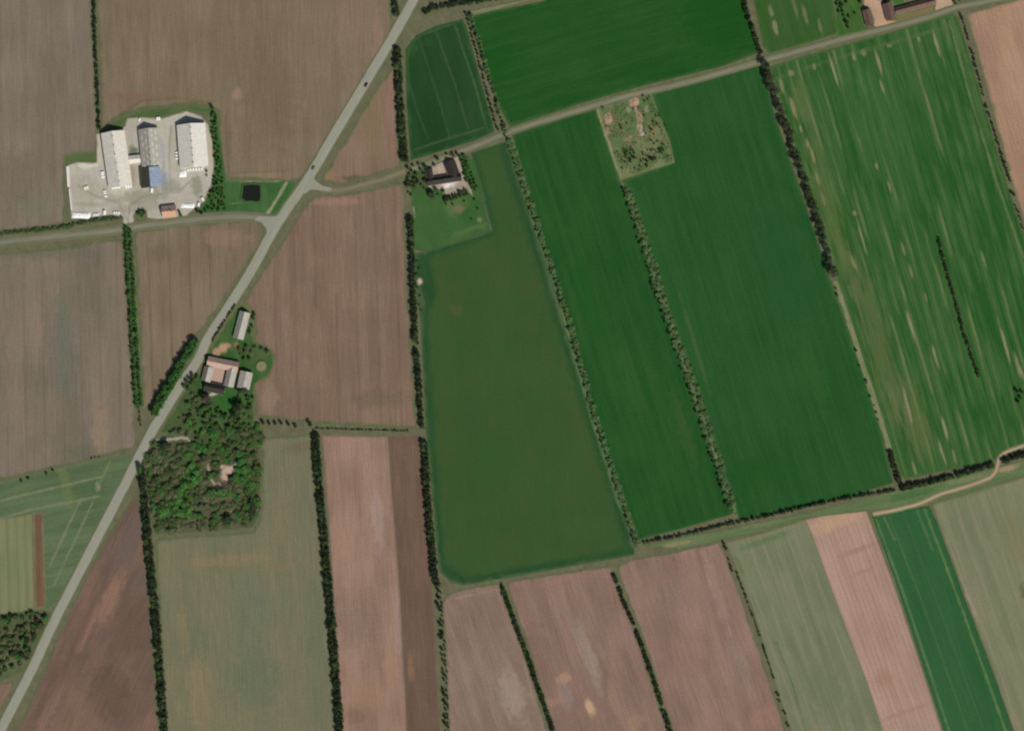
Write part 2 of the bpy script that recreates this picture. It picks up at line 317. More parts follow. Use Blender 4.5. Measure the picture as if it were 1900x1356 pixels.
field('field', 'deep green long field right of the big middle field', 'field',
      [(950, 250), (1060, 214), (1106, 201), (1148, 332), (1158, 352), (1222, 540), (1300, 780), (1362, 946), (1358, 954), (1260, 982), (1184, 1002), (1108, 780), (1030, 530)],
      (33, 76, 34), (44, 83, 39), (0.31, 1), stretch=(130, 9), contrast=1.1, stripes=[(24, 5, 2.2, (50, 87, 44), .4, .3)], patches=[(1270, 800, 90, 16, (58, 86, 44), .6), (1090, 560, 100, 16, (34, 84, 36), .6), (1170, 700, 100, 14, (52, 86, 42), .5), (1150, 940, 60, 30, (34, 80, 28), .7)], edge=(60, 90, 52), ew=5, rowamp=.08, row=1.3, grain=.13)
field('field', 'deep green field left of the row of round dark trees', 'field',
      [(1210, 174), (1340, 138), (1410, 118), (1440, 220), (1492, 370), (1545, 530), (1600, 690), (1640, 820), (1658, 896), (1560, 926), (1372, 966), (1364, 940), (1300, 740), (1225, 530), (1170, 352), (1152, 336), (1240, 306), (1246, 296), (1226, 230)],
      (37, 79, 37), (46, 85, 42), (0.31, 1), stretch=(150, 8), contrast=1.1, stripes=[(24, 5, 2.2, (52, 89, 47), .4, .3)], patches=[(1460, 500, 150, 60, (38, 82, 42), .6), (1400, 880, 40, 90, (34, 80, 34), .6), (1510, 700, 90, 16, (54, 88, 44), .4), (1290, 640, 110, 4, (72, 92, 56), .7)], edge=(62, 92, 52), ew=5, rowamp=.08, row=1.3, grain=.13)
PALE = (138, 132, 96)
spots = [(1688, 598, 20, 5), (1685, 755, 20, 5.5), (1755, 800, 20, 5.5), (1748, 838, 20, 5.5), (1733, 655, 18, 6), (1632, 118, 18, 7), (1548, 135, 18, 6), (1738, 85, 18, 5), (1510, 124, 6, 6), (1602, 98, 6, 9), (1584, 106, 8, 5), (1650, 85, 6, 10), (1705, 73, 5, 5), (1468, 136, 6, 8), (1450, 158, 10, 10), (1472, 200, 12, 7), (1486, 240, 6, 5), (1498, 268, 10, 6), (1508, 290, 10, 8), (1626, 308, 7, 6), (1586, 395, 7, 6), (1650, 345, 10, 5), (1675, 460, 14, 5), (1690, 505, 12, 6), (1770, 845, 10, 4), (1696, 868, 10, 5), (1865, 640, 30, 8), (1888, 680, 26, 7), (1896, 692, 10, 6), (1636, 160, 10, 5), (1598, 435, 26, 4), (1584, 490, 12, 6), (1718, 550, 10, 5), (1825, 480, 14, 4), (1518, 335, 14, 5), (1526, 365, 14, 4)]
field('field', 'green striped grass field with tan streaks right of the round trees', 'field',
      [(1428, 124), (1500, 102), (1640, 64), (1768, 26), (1778, 34), (1810, 140), (1850, 280), (1890, 410), (1960, 560), (1960, 838), (1900, 832), (1850, 852), (1760, 872), (1680, 888), (1670, 880), (1656, 836), (1640, 780), (1600, 660), (1556, 520), (1500, 350), (1450, 190)],
      (40, 83, 37), (58, 93, 48), (0.29, 1), res=1.6, stretch=(110, 5), contrast=1.3,
      streak=True, stripes=[(8.9, 4, 2.2, (72, 102, 58), .55, .40), (17.7, 4, 2.6, (90, 112, 68), .65, .46), (35.4, 10, 2.6, (116, 122, 80), .65, .56)],
      patches=[(1535, 380, 170, 20, (94, 108, 62), .55), (1630, 640, 200, 28, (98, 106, 64), .55), (1700, 780, 90, 26, (96, 106, 62), .5), (1640, 250, 160, 60, (62, 98, 52), .5), (1490, 200, 60, 20, (96, 108, 64), .5)]+[(a, b, c*(1.5 if c > 9 else 1.1), e*(.5 if c > 9 else .62), PALE if c < 15 else (150, 142, 110), .68) for a, b, c, e in spots],
      lines=[([(1762, 40), (1800, 180), (1850, 340), (1900, 480)], 3, (104, 116, 74), .7), ([(1775, 50), (1820, 200), (1870, 370)], 2.5, (92, 108, 66), .5), ([(1430, 150), (1540, 112), (1760, 50)], 5, (84, 106, 62), .4)],
      edge=(70, 96, 52), ew=5, rowamp=.16, row=1.3)
field('field', 'olive green pasture left of the top right farmyard', 'field',
      [(1386, -60), (1536, -60), (1548, 20), (1556, 62), (1500, 80), (1428, 100), (1416, 88)],
      (48, 84, 36), (62, 92, 46), (0.25, 1), res=2, stretch=(70, 8), patches=[(1438, 50, 18, 5, PALE, .7), (1430, 20, 14, 5, PALE, .6), (1494, 30, 22, 4, PALE, .5), (1475, 15, 30, 4, (110, 116, 76), .6), (1522, 50, 16, 4, PALE, .4)], edge=(72, 94, 54), ew=4)
field('field', 'tan bare field in the top right corner', 'field',
      [(1792, 26), (1960, -20), (1960, 520), (1906, 424), (1884, 360), (1846, 220), (1812, 90)], (154, 122, 100), (166, 134, 108), (0.28, 1), stretch=(140, 16), patches=[(1830, 90, 60, 16, (150, 118, 104), .6), (1880, 120, 100, 20, (168, 138, 110), .6)], edge=(112, 110, 80), ew=6, row=1.3, rowamp=.13, grain=.13)
# -- south-east
def inter(poly, lo, hi): return poly
field('field', 'mauve brown bare field left of the slanting dark hedge, bottom middle', 'field',
      [(830, 1102), (862, 1092), (926, 1082), (930, 1094), (978, 1230), (1030, 1400), (834, 1400), (828, 1250), (822, 1120)],
      (126, 106, 92), (142, 120, 106), (0.33, 1), res=3, stretch=(110, 16), contrast=1.2, patches=[(950, 1290, 60, 30, (152, 134, 120), .8), (870, 1150, 40, 20, (124, 102, 88), .5), (900, 1240, 120, 18, (134, 116, 104), .5)], ew=4, row=1.3, rowamp=.13, grain=.13, lines=[([(845, 1110), (920, 1094)], 3, (150, 124, 108), .6)])
field('field', 'mauve brown bare field with pale streaks between two slanting hedges', 'field',
      [(940, 1080), (1060, 1060), (1134, 1050), (1140, 1066), (1186, 1190), (1226, 1320), (1256, 1400), (1040, 1400), (984, 1210), (946, 1100)],
      (126, 102, 88), (142, 116, 101), (0.33, 1), res=3, stretch=(120, 14), contrast=1.2,
      patches=[(1095, 1220, 70, 12, (146, 128, 116), .85), (1070, 1180, 40, 8, (142, 124, 112), .7), (1095, 1312, 18, 9, (190, 156, 122), .9), (1045, 1258, 12, 16, (166, 132, 108), .8), (1030, 1300, 10, 30, (150, 118, 100), .8), (1000, 1200, 60, 30, (124, 102, 88), .6), (1140, 1300, 50, 12, (148, 120, 100), .6), (1180, 1340, 20, 20, (154, 124, 100), .6), (1050, 1290, 30, 14, (136, 120, 110), .7), (1040, 1075, 6, 60, (146, 114, 98), .5)], ew=4, row=1.3, rowamp=.13, grain=.13)
field('field', 'mauve brown bare field right of the gappy slanting hedge', 'field',
      [(1146, 1048), (1176, 1038), (1260, 1022), (1334, 1006), (1346, 1030), (1400, 1180), (1440, 1300), (1472, 1400), (1262, 1400), (1230, 1300), (1192, 1180), (1150, 1070)],
      (126, 102, 88), (144, 117, 102), (0.33, 1), res=3, stretch=(140, 16), contrast=1.2, patches=[(1290, 1012, 8, 60, (160, 128, 104), .8), (1240, 1110, 40, 30, (128, 108, 96), .6), (1330, 1100, 100, 12, (150, 122, 108), .7), (1270, 1220, 40, 24, (142, 112, 96), .6), (1370, 1230, 50, 20, (136, 116, 104), .6), (1420, 1330, 30, 30, (152, 116, 98), .6)], ew=4, row=1.3, rowamp=.13, grain=.13)
field('field', 'pale sage green young crop strip right of the thin dotted hedge', 'field',
      [(1348, 1006), (1420, 988), (1494, 964), (1508, 996), (1560, 1140), (1610, 1270), (1652, 1400), (1484, 1400), (1440, 1270), (1398, 1130)],
      (108, 114, 86), (122, 124, 96), (0.36, 1), res=2.2, stretch=(120, 12), stripes=[(24, 6, 4, (130, 128, 100), .5, .35)],
      patches=[(1420, 1002, 8, 60, (88, 112, 70), .7), (1440, 984, 6, 50, (128, 128, 96), .6), (1400, 1080, 60, 16, (118, 124, 92), .5), (1370, 1050, 30, 12, (92, 108, 66), .6), (1530, 1280, 60, 40, (104, 112, 84), .6), (1520, 1370, 30, 14, (140, 124, 90), .5)], lines=[([(1440, 1190), (1470, 1270), (1500, 1370)], 2.5, (84, 102, 62), .7)], ew=4, edge=(116, 118, 84))
field('field', 'light pink tan bare strip between two green crop strips', 'field',
      [(1494.5, 964), (1540, 954), (1606, 944), (1614, 966), (1660, 1090), (1700, 1210), (1762, 1400), (1652.4, 1400), (1610.4, 1270), (1560.4, 1140), (1508.4, 996)],
      (158, 128, 110), (172, 142, 124), (0.36, 1), res=2.2, stretch=(120, 6), stripes=[(9, 0, 2, (146, 116, 102), .45, .3)],
      patches=[(1545, 970, 16, 60, (180, 148, 118), .8), (1590, 1020, 6, 40, (146, 116, 100), .6), (1600, 1060, 5, 30, (150, 122, 106), .6), (1640, 1260, 20, 20, (156, 120, 100), .6), (1680, 1320, 5, 60, (148, 124, 112), .6), (1690, 1360, 30, 50, (158, 132, 118), .6)], ew=2.5, edge=(140, 128, 104), row=1.4)
field('field', 'vivid dark green crop strip with tramlines, bottom right', 'field',
      [(1618, 958), (1660, 948), (1724, 938), (1740, 972), (1790, 1110), (1840, 1240), (1896, 1400), (1766, 1400), (1704, 1210), (1662, 1080)],
      (45, 88, 50), (54, 96, 57), (0.355, 1), res=1.6, stretch=(130, 16), contrast=.7,
      lines=[([(1626, 964), (1680, 1110), (1776, 1400)], 3, (90, 116, 70), .8), ([(1650, 958), (1712, 1120), (1812, 1400)], 2, (76, 106, 68), .6), ([(1676, 950), (1770, 1200), (1842, 1400)], 1.8, (70, 102, 66), .5), ([(1716, 946), (1778, 1110), (1882, 1400)], 3.4, (92, 118, 70), .8), ([(1700, 942), (1730, 1020)], 3, (96, 116, 74), .5), ([(1640, 960), (1660, 1000)], 3, (104, 122, 76), .5)], edge=(46, 84, 46), ew=3, rowamp=.06)
field('field', 'pale olive stubble strip in the bottom right corner', 'field',
      [(1730, 936), (1800, 914), (1960, 868), (1960, 1400), (1897, 1400), (1842, 1240), (1792, 1108), (1744, 976)],
      (114, 118, 88), (128, 127, 98), (0.355, 1), res=2.2, stretch=(130, 12), stripes=[(26, 8, 5, (132, 128, 102), .55, .3)], patches=[(1800, 1120, 40, 7, (150, 134, 114), .8), (1870, 1330, 40, 12, (144, 126, 104), .6), (1830, 905, 6, 90, (96, 118, 74), .6), (1900, 1100, 20, 8, (100, 92, 70), .7), (1885, 1000, 60, 20, (122, 118, 84), .5), (1770, 1040, 60, 6, (142, 130, 104), .6)], ew=4, edge=(104, 114, 78))
field('grass_margin', 'green grass margin between the long hedge and the bottom right strips', 'grass margin',
      [(1190, 1012), (1340, 982), (1500, 950), (1640, 915), (1830, 872), (1960, 838), (1960, 866), (1800, 911), (1728, 933), (1612, 948), (1500, 960), (1420, 984), (1340, 1002), (1260, 1018)],
      (84, 106, 66), (104, 118, 80), (1, -0.2), res=2, stretch=(60, 8), patches=[(1260, 1008, 40, 4, (150, 132, 100), .6), (1690, 918, 50, 7, (66, 104, 56), .8), (1870, 868, 20, 8, (168, 140, 112), .7), (1420, 968, 60, 6, (122, 122, 90), .6), (1790, 890, 60, 5, (128, 126, 92), .6)], ew=3, grain=.16)
# -- plots of the farms
field('ruin_plot', 'overgrown pale weedy plot with rubble along the lane', 'plot',
      zc(1090, 160, 7.139, [(105, 300), (520, 170), (860, 105), (960, 400), (1090, 700), (1160, 1020), (640, 1180), (430, 1250), (300, 900)]),
      (88, 108, 66), (114, 118, 82), (0.3, 1), res=1.2, stretch=(20, 12), contrast=1.7,
      patches=[(x/7.139+1090, y/7.139+160, a, b, c, s) for x, y, a, b, c, s in [(280, 440, 13, 8, (176, 140, 114), .95), (265, 600, 7, 5, (170, 134, 108), .8), (620, 220, 14, 10, (178, 136, 112), .95), (690, 400, 14, 6, (160, 136, 108), .8), (700, 540, 8, 6, (186, 158, 140), .9), (720, 630, 7, 4, (188, 184, 166), .95), (560, 690, 6, 10, (150, 130, 98), .8), (860, 600, 10, 7, (136, 116, 86), .7), (420, 1160, 8, 4, (130, 130, 96), .7), (540, 900, 18, 10, (54, 88, 44), .8), (850, 980, 10, 16, (66, 92, 50), .7), (1000, 850, 12, 14, (72, 100, 54), .8), (800, 300, 8, 8, (140, 136, 104), .8), (540, 320, 6, 7, (128, 136, 112), .8), (420, 330, 8, 8, (84, 110, 60), .7), (470, 540, 7, 8, (80, 98, 54), .7), (880, 480, 10, 8, (82, 96, 54), .7), (840, 280, 12, 7, (66, 98, 52), .7), (930, 1060, 6, 20, (112, 126, 84), .8)]],
      lines=[(zc(1090, 160, 7.139, [(120, 330), (220, 620), (300, 830), (400, 1150), (430, 1230)]), 5, (146, 138, 104), .9), (zc(1090, 160, 7.139, [(870, 130), (960, 420), (1060, 680)]), 3, (100, 124, 76), .7), (zc(1090, 160, 7.139, [(640, 300), (680, 520), (660, 800)]), 4, (142, 134, 100), .5)],
      edge=(84, 106, 62), ew=3, rowamp=.04, grain=.2)
field('farm_lawn', 'green garden and grass around the roadside farm buildings', 'lawn',
      [(442, 566), (468, 568), (472, 634), (504, 648), (510, 672), (500, 696), (474, 712), (472, 790), (420, 800), (300, 806), (296, 800), (340, 730), (372, 692), (380, 660), (400, 630)],
      (52, 86, 42), (72, 98, 54), (0.4, 1), res=1.6, stretch=(30, 14), contrast=1.4,
      patches=[(415, 645, 12, 14, (178, 140, 112), .95), (402, 655, 10, 8, (176, 138, 112), .8), (446, 562, 10, 8, (168, 152, 120), .9), (440, 640, 10, 6, (128, 116, 76), .9), (465, 605, 26, 8, (104, 110, 78), .6), (362, 690, 10, 10, (176, 164, 140), .8), (398, 730, 4, 16, (176, 168, 148), .9), (424, 745, 30, 20, (50, 98, 40), .8), (460, 740, 14, 8, (80, 84, 60), .6), (490, 660, 10, 20, (84, 92, 62), .5), (325, 770, 24, 16, (84, 100, 60), .7), (345, 800, 6, 30, (86, 96, 60), .5), (440, 780, 14, 30, (72, 84, 52), .7), (395, 770, 20, 14, (66, 88, 48), .6), (462, 570, 40, 8, (118, 112, 80), .7), (470, 660, 16, 20, (76, 92, 56), .6), (350, 745, 50, 30, (74, 86, 54), .75), (330, 790, 30, 40, (76, 84, 56), .7)], edge=(100, 102, 70), ew=4)
field('copse_floor', 'brown green woodland floor under the copse below the farm', 'woodland floor',
      [(284, 816), (300, 806), (345, 800), (420, 796), (474, 786), (492, 800), (486, 830), (482, 960), (468, 980), (400, 986), (288, 992), (276, 960), (266, 880), (268, 852)],
      (78, 82, 56), (92, 90, 66), (0.3, 1), res=1.6, stretch=(20, 14), contrast=1.5,
      patches=[(400, 800, 50, 60, (70, 92, 50), .6), (352, 860, 20, 24, (82, 76, 54), .6), (345, 925, 36, 24, (62, 96, 46), .6), (425, 872, 8, 16, (186, 160, 140), .97), (418, 889, 13, 8, (186, 156, 136), .95), (407, 903, 8, 7, (184, 150, 126), .9), (412, 866, 4, 6, (180, 160, 136), .9), (438, 864, 5, 6, (188, 176, 156), .9), (455, 926, 4, 12, (156, 134, 104), .8)],
      lines=[([(284, 816), (306, 816), (336, 812), (348, 814), (356, 826)], 3.8, (160, 158, 132), .95), ([(356, 826), (370, 838), (382, 866)], 3, (108, 114, 78), .7), ([(386, 862), (388, 880), (396, 896), (404, 902)], 3, (158, 138, 112), .9)], edge=(92, 104, 68), ew=4, grain=.2)
field('copse_floor', 'dark green floor under the copse at the left edge', 'woodland floor', [(-60, 1146), (60, 1132), (98, 1136), (96, 1150), (48, 1244), (0, 1264), (-60, 1276)], (70, 82, 50), (88, 96, 64), (0.3, 1), res=2, stretch=(20, 14), contrast=1.4, patches=[(20, 1230, 20, 40, (100, 104, 74), .6)], ew=4, grain=.2)
field('orchard_floor', 'green grass under the bushes beside the white sheds', 'grass', zc(100, 180, 5.424, [(1560, 120), (1620, 110), (1690, 500), (1740, 900), (1740, 1170), (1560, 1190), (1430, 1160), (1520, 1060), (1600, 900), (1620, 600), (1600, 300)]), (48, 88, 40), (62, 98, 50), (0.1, 1), res=1.6, stretch=(20, 12), ew=4, edge=(76, 96, 58))
field('pond_meadow', 'green mown grass around the square dark pond by the road junction', 'meadow', zc(400, 280, 7.533, [(-10, 440), (160, 425), (480, 415), (930, 415), (1120, 440), (1130, 480), (860, 880), (780, 905), (700, 900), (520, 880), (260, 870), (80, 890), (-10, 870)]),
      (58, 92, 48), (72, 102, 60), (0.1, 1), res=1.2, stretch=(24, 12),
      lines=[(zc(400, 280, 7.533, [(150, 412), (480, 420), (920, 418)]), 3, (140, 134, 104), .9), (zc(400, 280, 7.533, [(990, 450), (880, 640), (710, 910)]), 4.2, (142, 138, 106), .95), (zc(400, 280, 7.533, [(1020, 500), (900, 720), (790, 890)]), 5, (52, 92, 44), .7), (zc(400, 280, 7.533, [(190, 740), (360, 730), (380, 690)]), 2, (96, 116, 74), .7)],
      patches=[(430, 383, 6, 20, (48, 92, 52), .6)], edge=(92, 106, 68), ew=2)
field('yard', 'sunlit beige grey concrete yard around the three long white sheds', 'yard',
      zc(100, 180, 5.424, [(118, 695), (240, 655), (430, 662), (425, 372), (490, 365), (600, 345), (715, 300), (735, 215), (900, 205), (1100, 215), (1200, 182), (1330, 142), (1480, 190), (1555, 280), (1590, 420), (1612, 700), (1590, 880), (1510, 1050), (1430, 1120), (1350, 1180), (1330, 1215), (1050, 1240), (940, 1215), (930, 1140), (850, 1130), (800, 1190), (815, 1290), (700, 1290), (690, 1230), (600, 1185), (360, 1215), (178, 1232), (150, 960)]),
      (168, 162, 146), (182, 176, 159), (0.12, 1), res=1.3, stretch=(30, 14), contrast=1.2,
      patches=[(100+x/5.424, 180+y/5.424, a, b, c, s) for x, y, a, b, c, s in [(1100, 820, 20, 12, (134, 146, 160), .85), (1090, 560, 40, 6, (144, 150, 156), .6), (900, 1000, 16, 70, (138, 136, 120), .7), (800, 1120, 12, 60, (148, 140, 122), .6), (345, 685, 10, 20, (206, 198, 182), .9), (440, 520, 40, 6, (190, 180, 160), .8), (1250, 170, 8, 30, (188, 178, 158), .7), (1560, 500, 50, 4, (180, 164, 142), .6), (1440, 900, 24, 12, (124, 126, 108), .7), (800, 540, 10, 10, (86, 104, 74), .85), (820, 270, 14, 16, (168, 160, 140), .6), (300, 960, 40, 30, (164, 156, 138), .6), (1250, 480, 12, 10, (176, 164, 142), .6), (1150, 900, 16, 24, (140, 140, 124), .7), (800, 750, 30, 8, (172, 154, 134), .6), (330, 900, 20, 5, (180, 172, 152), .5), (900, 1210, 6, 10, (96, 108, 72), .6)]],
      lines=[(zc(100, 180, 5.424, q), w_, c_, t_) for q, w_, c_, t_ in [([(750, 1270), (760, 1100), (900, 1000), (1250, 960), (1400, 820)], 3, (128, 122, 106), .5), ([(740, 1240), (640, 1060), (420, 1000), (250, 900)], 4, (134, 128, 110), .5), ([(1180, 950), (1160, 600), (1180, 300)], 4, (138, 132, 116), .5), ([(800, 900), (790, 700)], 4, (140, 126, 108), .5), ([(200, 780), (420, 740)], 5, (182, 174, 154), .5), ([(220, 1080), (520, 1090)], 5, (140, 134, 116), .4)]],
      edge=(136, 134, 110), ew=3, rowamp=.04, grain=.12)
field('farmyard', 'pinkish gravel farmyard between the brown roofed barns, top right', 'yard', zc(1560, 0, 5.588, [(235, -60), (400, -40), (430, 0), (450, 120), (490, 215), (570, 215), (640, 225), (560, 275), (380, 300), (330, 260), (345, 200), (300, 90), (240, 70)]), (172, 142, 116), (184, 152, 124), (0.3, 1), res=1.4, stretch=(20, 12), edge=(130, 126, 92), ew=3, patches=[(1640, 52, 6, 10, (190, 172, 150), .8)])
field('farmyard', 'pinkish gravel drive right of the long brown barn, top right', 'yard', zc(1560, 0, 5.588, [(975, -30), (1150, -30), (1160, 40), (1195, 75), (1140, 110), (1060, 130), (985, 165), (970, 130), (985, 60)]), (176, 148, 122), (188, 166, 142), (0.3, 1), res=1.4, stretch=(20, 12), edge=(140, 130, 100), ew=3)
field('farmyard', 'pale pink gravel drive in front of the dark roofed house', 'yard', zc(730, 240, 3.567, [(255, 225), (330, 170), (405, 140), (430, 160), (450, 240), (480, 330), (520, 400), (530, 450), (500, 420), (480, 390), (470, 430), (330, 435), (320, 405), (250, 400), (210, 360), (200, 320), (225, 290), (255, 260)]), (150, 138, 118), (172, 160, 142), (0.3, 1), res=1.2, stretch=(14, 10), edge=(104, 108, 78), ew=2.5, patches=[(832, 342, 10, 18, (204, 198, 184), .8), (830, 345, 4, 6, (230, 226, 214), .8), (815, 315, 9, 8, (186, 158, 140), .7)])
field('farm_verge', 'brown bare bank in front of the long brown barn, top right', 'bank', zc(1560, 0, 5.588, [(560, 160), (960, 60), (970, 140), (800, 185), (590, 240)]), (126, 104, 76), (110, 112, 72), (1, -.25), res=1.4, stretch=(16, 6), edge=(96, 108, 68), ew=3)
field('farm_lawn', 'green grass around the top right farm buildings', 'lawn', zc(1560, 0, 5.588, [(-70, -60), (225, -60), (225, 60), (205, 110), (250, 280), (330, 290), (220, 330), (0, 395), (-40, 380)]), (52, 92, 40), (70, 98, 50), (.3, 1), res=2, stretch=(20, 10), contrast=1.4, edge=(88, 104, 62), ew=3)
field('farm_lawn', 'small green lawn between the brown barns at the top edge', 'lawn', zc(1560, 0, 5.588, [(360, -60), (680, -60), (660, 40), (560, 100), (540, 30), (450, 0), (380, 10)]), (58, 94, 46), (74, 104, 56), (.3, 1), res=2, stretch=(20, 10), edge=(120, 116, 84), ew=3)
field('track', 'pale grassy track along the top hedge', 'track', [(852, 24), (900, 14), (960, 2), (1010, -14), (1010, -4), (940, 14), (872, 32)], (124, 126, 94), (112, 118, 84), (1, -.2), res=2, ew=3)

# ------------------------------------------------------------------ roads and tracks (ribbons with soft worn shoulders)
def smooth(pts, step=6.0):
    P = np.asarray(pts, float); out = []
    n = len(P)
    for i in range(n-1):
        p0 = P[max(i-1, 0)]; p1 = P[i]; p2 = P[i+1]; p3 = P[min(i+2, n-1)]
        k = max(2, int(np.linalg.norm(p2-p1)/step))
        for j in range(k):
            t = j/k
            out.append(0.5*((2*p1)+(-p0+p2)*t+(2*p0-5*p1+4*p2-p3)*t*t+(-p0+3*p1-3*p2+p3)*t**3))
    out.append(P[-1]); return np.array(out)
def road(name, label, pts, w, base, alt, z, shoulder=(96, 104, 72), sw=4, worn=None, seed=1, crown=0.05, step=5, grain=.07):
    P = smooth(pts, step); n = len(P)
    T = np.gradient(P, axis=0); T /= np.linalg.norm(T, axis=1)[:, None]; N = np.stack([-T[:, 1], T[:, 0]], 1)
    ws = np.array([-(w/2+sw), -w/2-0.4, -w/2+0.5, -w/4, 0, w/4, w/2-0.5, w/2+0.4, (w/2+sw)])
    zs = np.array([-0.03, 0, 0.0, crown*.6, crown, crown*.6, 0, 0, -0.03])
    fade = np.array([1, .85, 0, 0, 0, 0, 0, .85, 1.])
    k = len(ws); V = []; C = []
    for i in range(n):
        j = (fbm(np.array([P[i, 0]/9.]), np.array([P[i, 1]/9.]), seed, 2)[0]-.5)*1.2
        for q in range(k):
            off = ws[q]+(j*(1 if abs(ws[q]) > w/2-.6 else 0))
            x, y = P[i]+N[i]*off; X, Y = W(x, y); V.append((X, Y, z+zs[q]))
            t = fbm(np.array([x/16+off*.4]), np.array([y/16]), seed+3, 3)[0]
            c = lin(base)*(1-t)+lin(alt)*t
            if worn is not None and abs(off) < w*.12: c = c*.6+lin(worn)*.4
            s = np.array(lin(shoulder))*(0.85+.3*t)
            C.append(list(c*(1-fade[q])+s*fade[q])+[1])
    F = [(i*k+q, i*k+q+1, (i+1)*k+q+1, (i+1)*k+q) for i in range(n-1) for q in range(k-1)]
    F = [f[::-1] for f in F]
    me = mesh_py(name, V, F)
    if me.polygons[0].normal.z < 0: me.flip_normals()
    at = me.color_attributes.new('Col', 'FLOAT_COLOR', 'POINT'); at.data.foreach_set('color', np.array(C, np.float32).ravel())
    o = obj(name, me, None, ground_mat(name+'_surface', (P[-1]-P[0]), 1.2, .05, grain, 1.2, bump=.1))
    return tag(o, label, name.replace('_', ' '), kind='structure')
VARDE = [(806, -66), (770, -4), (733, 62), (678, 154), (625, 242), (573, 330), (517, 412), (463, 508), (420, 576), (387, 626), (366, 670), (337, 712), (293, 782), (267, 830), (237, 889), (174, 1010), (107, 1140), (60, 1240), (24, 1310), (-20, 1396)]
TARP = [(573, 334), (585, 345), (604, 351), (630, 353), (673, 343), (707, 333), (733, 324), (765, 314), (800, 302), (880, 272), (948, 244), (1010, 224), (1084, 202), (1151, 182), (1217, 167), (1300, 146), (1416, 113), (1497, 91), (1571, 71), (1640, 54), (1712, 35), (1766, 17), (1800, 9), (1960, -22)]
DALV = [(-60, 456), (0, 450), (60, 443), (140, 435), (217, 427), (260, 420), (333, 411), (383, 405), (433, 402), (466, 403), (493, 406), (512, 411)]
road('road', 'narrow faint lane curving from the main road junction to the dark roofed house', TARP[:9], 5, (116, 110, 88), (128, 122, 98), .155, (110, 106, 78), 3.5, seed=6)
road('road', 'pale grey lane running past the dark roofed house to the top right', TARP[7:], 7, (116, 114, 94), (132, 128, 106), .165, (98, 104, 72), 3.5, seed=5)
road('road', 'pale grey side road running left from the main road past the white sheds', DALV, 7.5, (112, 112, 92), (134, 130, 110), .150, (106, 106, 80), 6, seed=8)
road('road', 'wide pale grey asphalt main road crossing diagonally from top to bottom left', VARDE, 16.5, (140, 140, 122), (152, 150, 132), .185, (102, 104, 76), 2.6, worn=(146, 144, 126), seed=2, crown=.07, grain=.10)
road('track', 'pinkish sandy dirt track beside the long hedge at the right', [(1960, 808), (1900, 827), (1868, 838), (1854, 850), (1850, 868), (1838, 885), (1800, 900), (1745, 917), (1706, 934), (1660, 946), (1620, 954)], 3.4, (172, 142, 114), (186, 158, 130), .14, (118, 120, 86), 3, seed=12, crown=.02)
# junction mouths (asphalt flares)
def flat(name, label, cat, poly, z, mat, kind='structure', res=None):
    v = [(*W(x, y), z) for x, y in poly]; me = mesh_py(name, v, [tuple(range(len(v)))])
    if me.polygons[0].normal.z < 0: me.flip_normals()
    return tag(obj(name, me, None, mat), label, cat, kind=kind)
asph = ground_mat('junction_asphalt', (1, 0), 1.2, .05, .09, 1.0, attr=False, color=(143, 142, 124), bump=.1)
flat('road_junction', 'pale asphalt mouth where the side lane leaves the main road', 'road', [(568, 344), (578, 320), (584, 334), (598, 345), (616, 349), (612, 356), (590, 353), (576, 352), (566, 360), (560, 356)], .235, asph)
flat('road_junction', 'pale asphalt mouth where the left side road meets the main road', 'road', [(480, 401), (500, 402), (512, 401), (524, 394), (518, 412), (500, 440), (496, 444), (494, 424), (486, 413), (472, 408)], .232, asph)

# ------------------------------------------------------------------ pond
water, nt, b = new_mat('pond_water'); b.inputs['Base Color'].default_value = rgba((28, 32, 18)); b.inputs['Roughness'].default_value = .12; b.inputs['Specular IOR Level'].default_value = .5
nz = nt.nodes.new('ShaderNodeTexNoise'); nz.inputs['Scale'].default_value = 1.2; bp = nt.nodes.new('ShaderNodeBump'); bp.inputs['Strength'].default_value = .15; bp.inputs['Distance'].default_value = .05
nt.links.new(nz.outputs['Fac'], bp.inputs['Height']); nt.links.new(bp.outputs[0], b.inputs['Normal'])
pond = zc(400, 280, 7.533, [(388, 485), (440, 478), (520, 472), (600, 480), (622, 500), (618, 560), (622, 630), (616, 690), (570, 705), (500, 692), (420, 698), (368, 655), (376, 600), (384, 540)])
flat('pond', 'dark green black water of the square pond by the junction', 'pond', pond, .15, water)
def bank(poly, w, h, z, name, label, mat):
    P = np.array(poly); c = P.mean(0); V = []; n = len(P)
    for k, (s, zz) in enumerate([(1.0, z), (1.0+w*.4/16, h), (1+w*1.1/16, h*.9), (1+w*1.9/16, .05)]):
        for p in P:
            q = c+(p-c)*s+np.array([R.uniform(-.3, .3), R.uniform(-.3, .3)]); V.append((*W(*q), zz))
    F = [(k*n+i, k*n+(i+1) % n, (k+1)*n+(i+1) % n, (k+1)*n+i) for k in range(3) for i in range(n)]
    me = mesh_py(name, V, F); bm = bmesh.new(); bm.from_mesh(me); bmesh.ops.recalc_face_normals(bm, faces=bm.faces); bm.to_mesh(me); bm.free()
    return tag(obj(name, me, None, mat), label, 'bank', kind='structure')
bank(pond, 2.4, .45, .1, 'pond_bank', 'low grassy bank around the square pond', ground_mat('bank_grass', (1, 0), 2, .08, .2, .6, attr=False, color=(62, 86, 50)))

